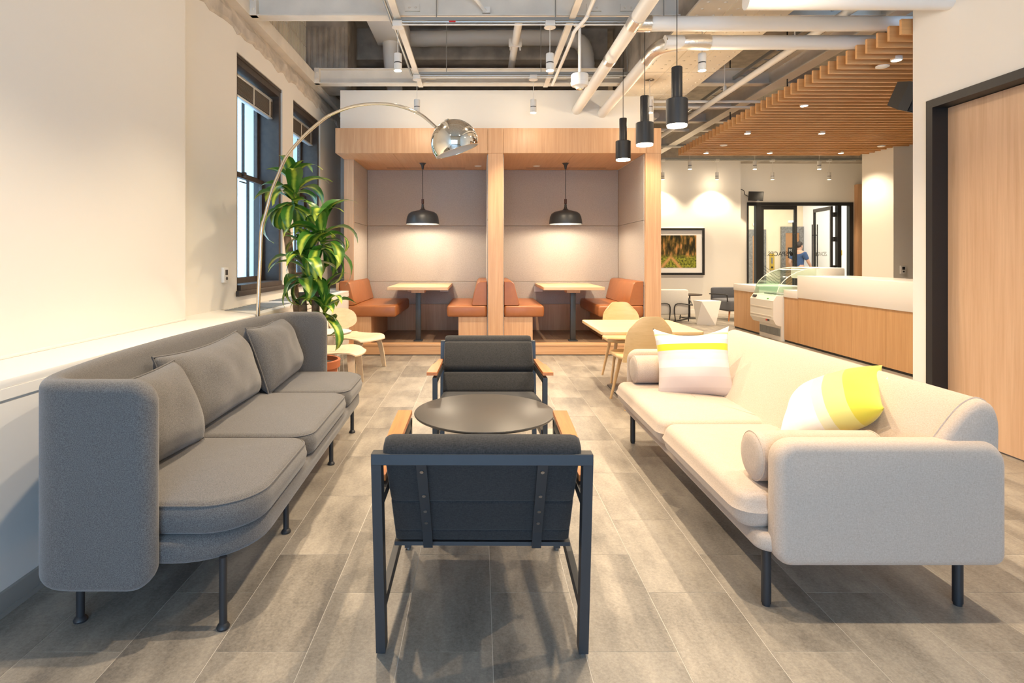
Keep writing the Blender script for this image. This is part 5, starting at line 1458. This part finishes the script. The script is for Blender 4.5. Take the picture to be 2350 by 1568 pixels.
tag(B().box(-.02, 0, -.1, .1, -.07, .07).link('wall_plate', 'brassplate', smooth=0, loc=(10.25, 16.15, 1.42)), 'small brass plate on the white lobby wall', 'plate')
# person in the lobby
p = thing('person', 'person in a navy short sleeved shirt walking past in the lift lobby', 'person', (9.62, 17.1, 0), R(-70))
def skin(verts, edges, rad, nm, mat, sub=2):
    me = bpy.data.meshes.new(nm); me.from_pydata(verts, edges, []); o = bpy.data.objects.new(nm, me); COL.objects.link(o)
    md = o.modifiers.new('skin', 'SKIN'); md.use_smooth_shade = True
    for i, r in enumerate(rad): me.skin_vertices[0].data[i].radius = r if isinstance(r, tuple) else (r, r)
    me.skin_vertices[0].data[0].use_root = True
    sb = o.modifiers.new('sub', 'SUBSURF'); sb.levels = sub; sb.render_levels = sub
    dg = bpy.context.evaluated_depsgraph_get(); m2 = bpy.data.meshes.new_from_object(o.evaluated_get(dg))
    m2.materials.clear(); m2.materials.append(M[mat]) 
    bpy.data.objects.remove(o); o = bpy.data.objects.new(nm, m2); COL.objects.link(o); o.parent = p
    return o
V = [(0, 0, .93), (0, 0, 1.12), (0, .01, 1.30), (0, 0, 1.43), (0, .015, 1.50), (0, .03, 1.58), (0, .035, 1.68),
     (-.10, 0, .86), (-.11, .12, .48), (-.11, .02, .07), (-.11, .15, .03), (.10, 0, .86), (.10, -.02, .47), (.10, -.28, .12), (.10, -.17, .04),
     (-.19, 0, 1.40), (-.25, -.09, 1.14), (-.24, .05, .92), (.19, 0, 1.40), (.25, .09, 1.14), (.24, .24, .95)]
E = [(0, 1), (1, 2), (2, 3), (3, 4), (4, 5), (5, 6), (0, 7), (7, 8), (8, 9), (9, 10), (0, 11), (11, 12), (12, 13), (13, 14), (3, 15), (15, 16), (16, 17), (3, 18), (18, 19), (19, 20)]
rad = [(.15, .11), (.14, .10), (.16, .11), (.12, .09), .055, (.075, .09), (.07, .085), .09, .06, .042, .035, .09, .06, .042, .035, .065, .045, .034, .065, .045, .034]
skin(V, E, rad, 'body', 'skin')
skin([(0, 0, .95), (0, 0, 1.12), (0, .01, 1.30), (0, 0, 1.42), (-.19, 0, 1.40), (-.235, -.065, 1.20), (.19, 0, 1.40), (.235, .065, 1.20)], [(0, 1), (1, 2), (2, 3), (3, 4), (4, 5), (3, 6), (6, 7)], [(.165, .125), (.155, .115), (.175, .125), (.13, .10), .078, .068, .078, .068], 'shirt', 'blueshirt')
skin([(0, 0, .95), (-.10, 0, .86), (-.11, .12, .48), (-.11, .02, .09), (.10, 0, .86), (.10, -.02, .47), (.10, -.28, .14)], [(0, 1), (1, 2), (2, 3), (0, 4), (4, 5), (5, 6)], [(.16, .12), .10, .072, .06, .10, .072, .06], 'trousers', 'trouser')
hr = B()
for (cx_, cy_, cz_, sx, sy, sz) in ((0, .015, 1.70, .083, .095, .075), (0, -.02, 1.66, .08, .075, .09)):
    pr = [(math.sin(a*math.pi/10), -math.cos(a*math.pi/10)) for a in range(11)]
    r_ = [[(cx_+max(r, 0.001)*sx*math.cos(2*math.pi*k/16), cy_+max(r, .001)*sy*math.sin(2*math.pi*k/16), cz_+z*sz) for k in range(16)] for r, z in pr]
    hr.loft(r_)
hr.link('hair', 'hair', p)
for s in (-1, 1):
    B().lathe([(0, -.009), (.009, 0), (0, .009)], (s*.03, .118, 1.635), 8).link('eye', 'hair', p)
    B().box(-.008, .008, -.02, .02, -.028, .028, bev=.006).link('ear', 'skin', p, loc=(s*.084, .03, 1.62))
    hx, hy, hz = (-.24, .06, .90) if s < 0 else (.24, .255, .93)
    hb = B(); hb.box(hx-.014, hx+.014, hy-.036, hy+.036, hz-.075, hz+.01, bev=.01)
    for k, L_ in enumerate((.062, .072, .068, .052)): hb.tube([(hx, hy-.027+k*.018, hz-.07), (hx+.004*s, hy-.027+k*.018+.004, hz-.07-L_*.6), (hx-.008*s, hy-.027+k*.018+.006, hz-.07-L_)], [.0085, .008, .006], 6)
    hb.tube([(hx, hy+.034, hz-.02), (hx-.006*s, hy+.056, hz-.05), (hx-.012*s, hy+.058, hz-.08)], [.010, .009, .007], 6)
    hb.link('hand', 'skin', p)
B().loft([[(-.012, .122, 1.598), (.012, .122, 1.598), (.004, .125, 1.64), (-.004, .125, 1.64)], [(-.006, .143, 1.600), (.006, .143, 1.600), (.003, .13, 1.64), (-.003, .13, 1.64)]]).link('nose', 'skin', p)
B().box(-.022, .022, .116, .124, 1.566, 1.573).link('mouth', 'bronze', p, smooth=0)
# remove helper-only transforms
bpy.context.view_layer.update()
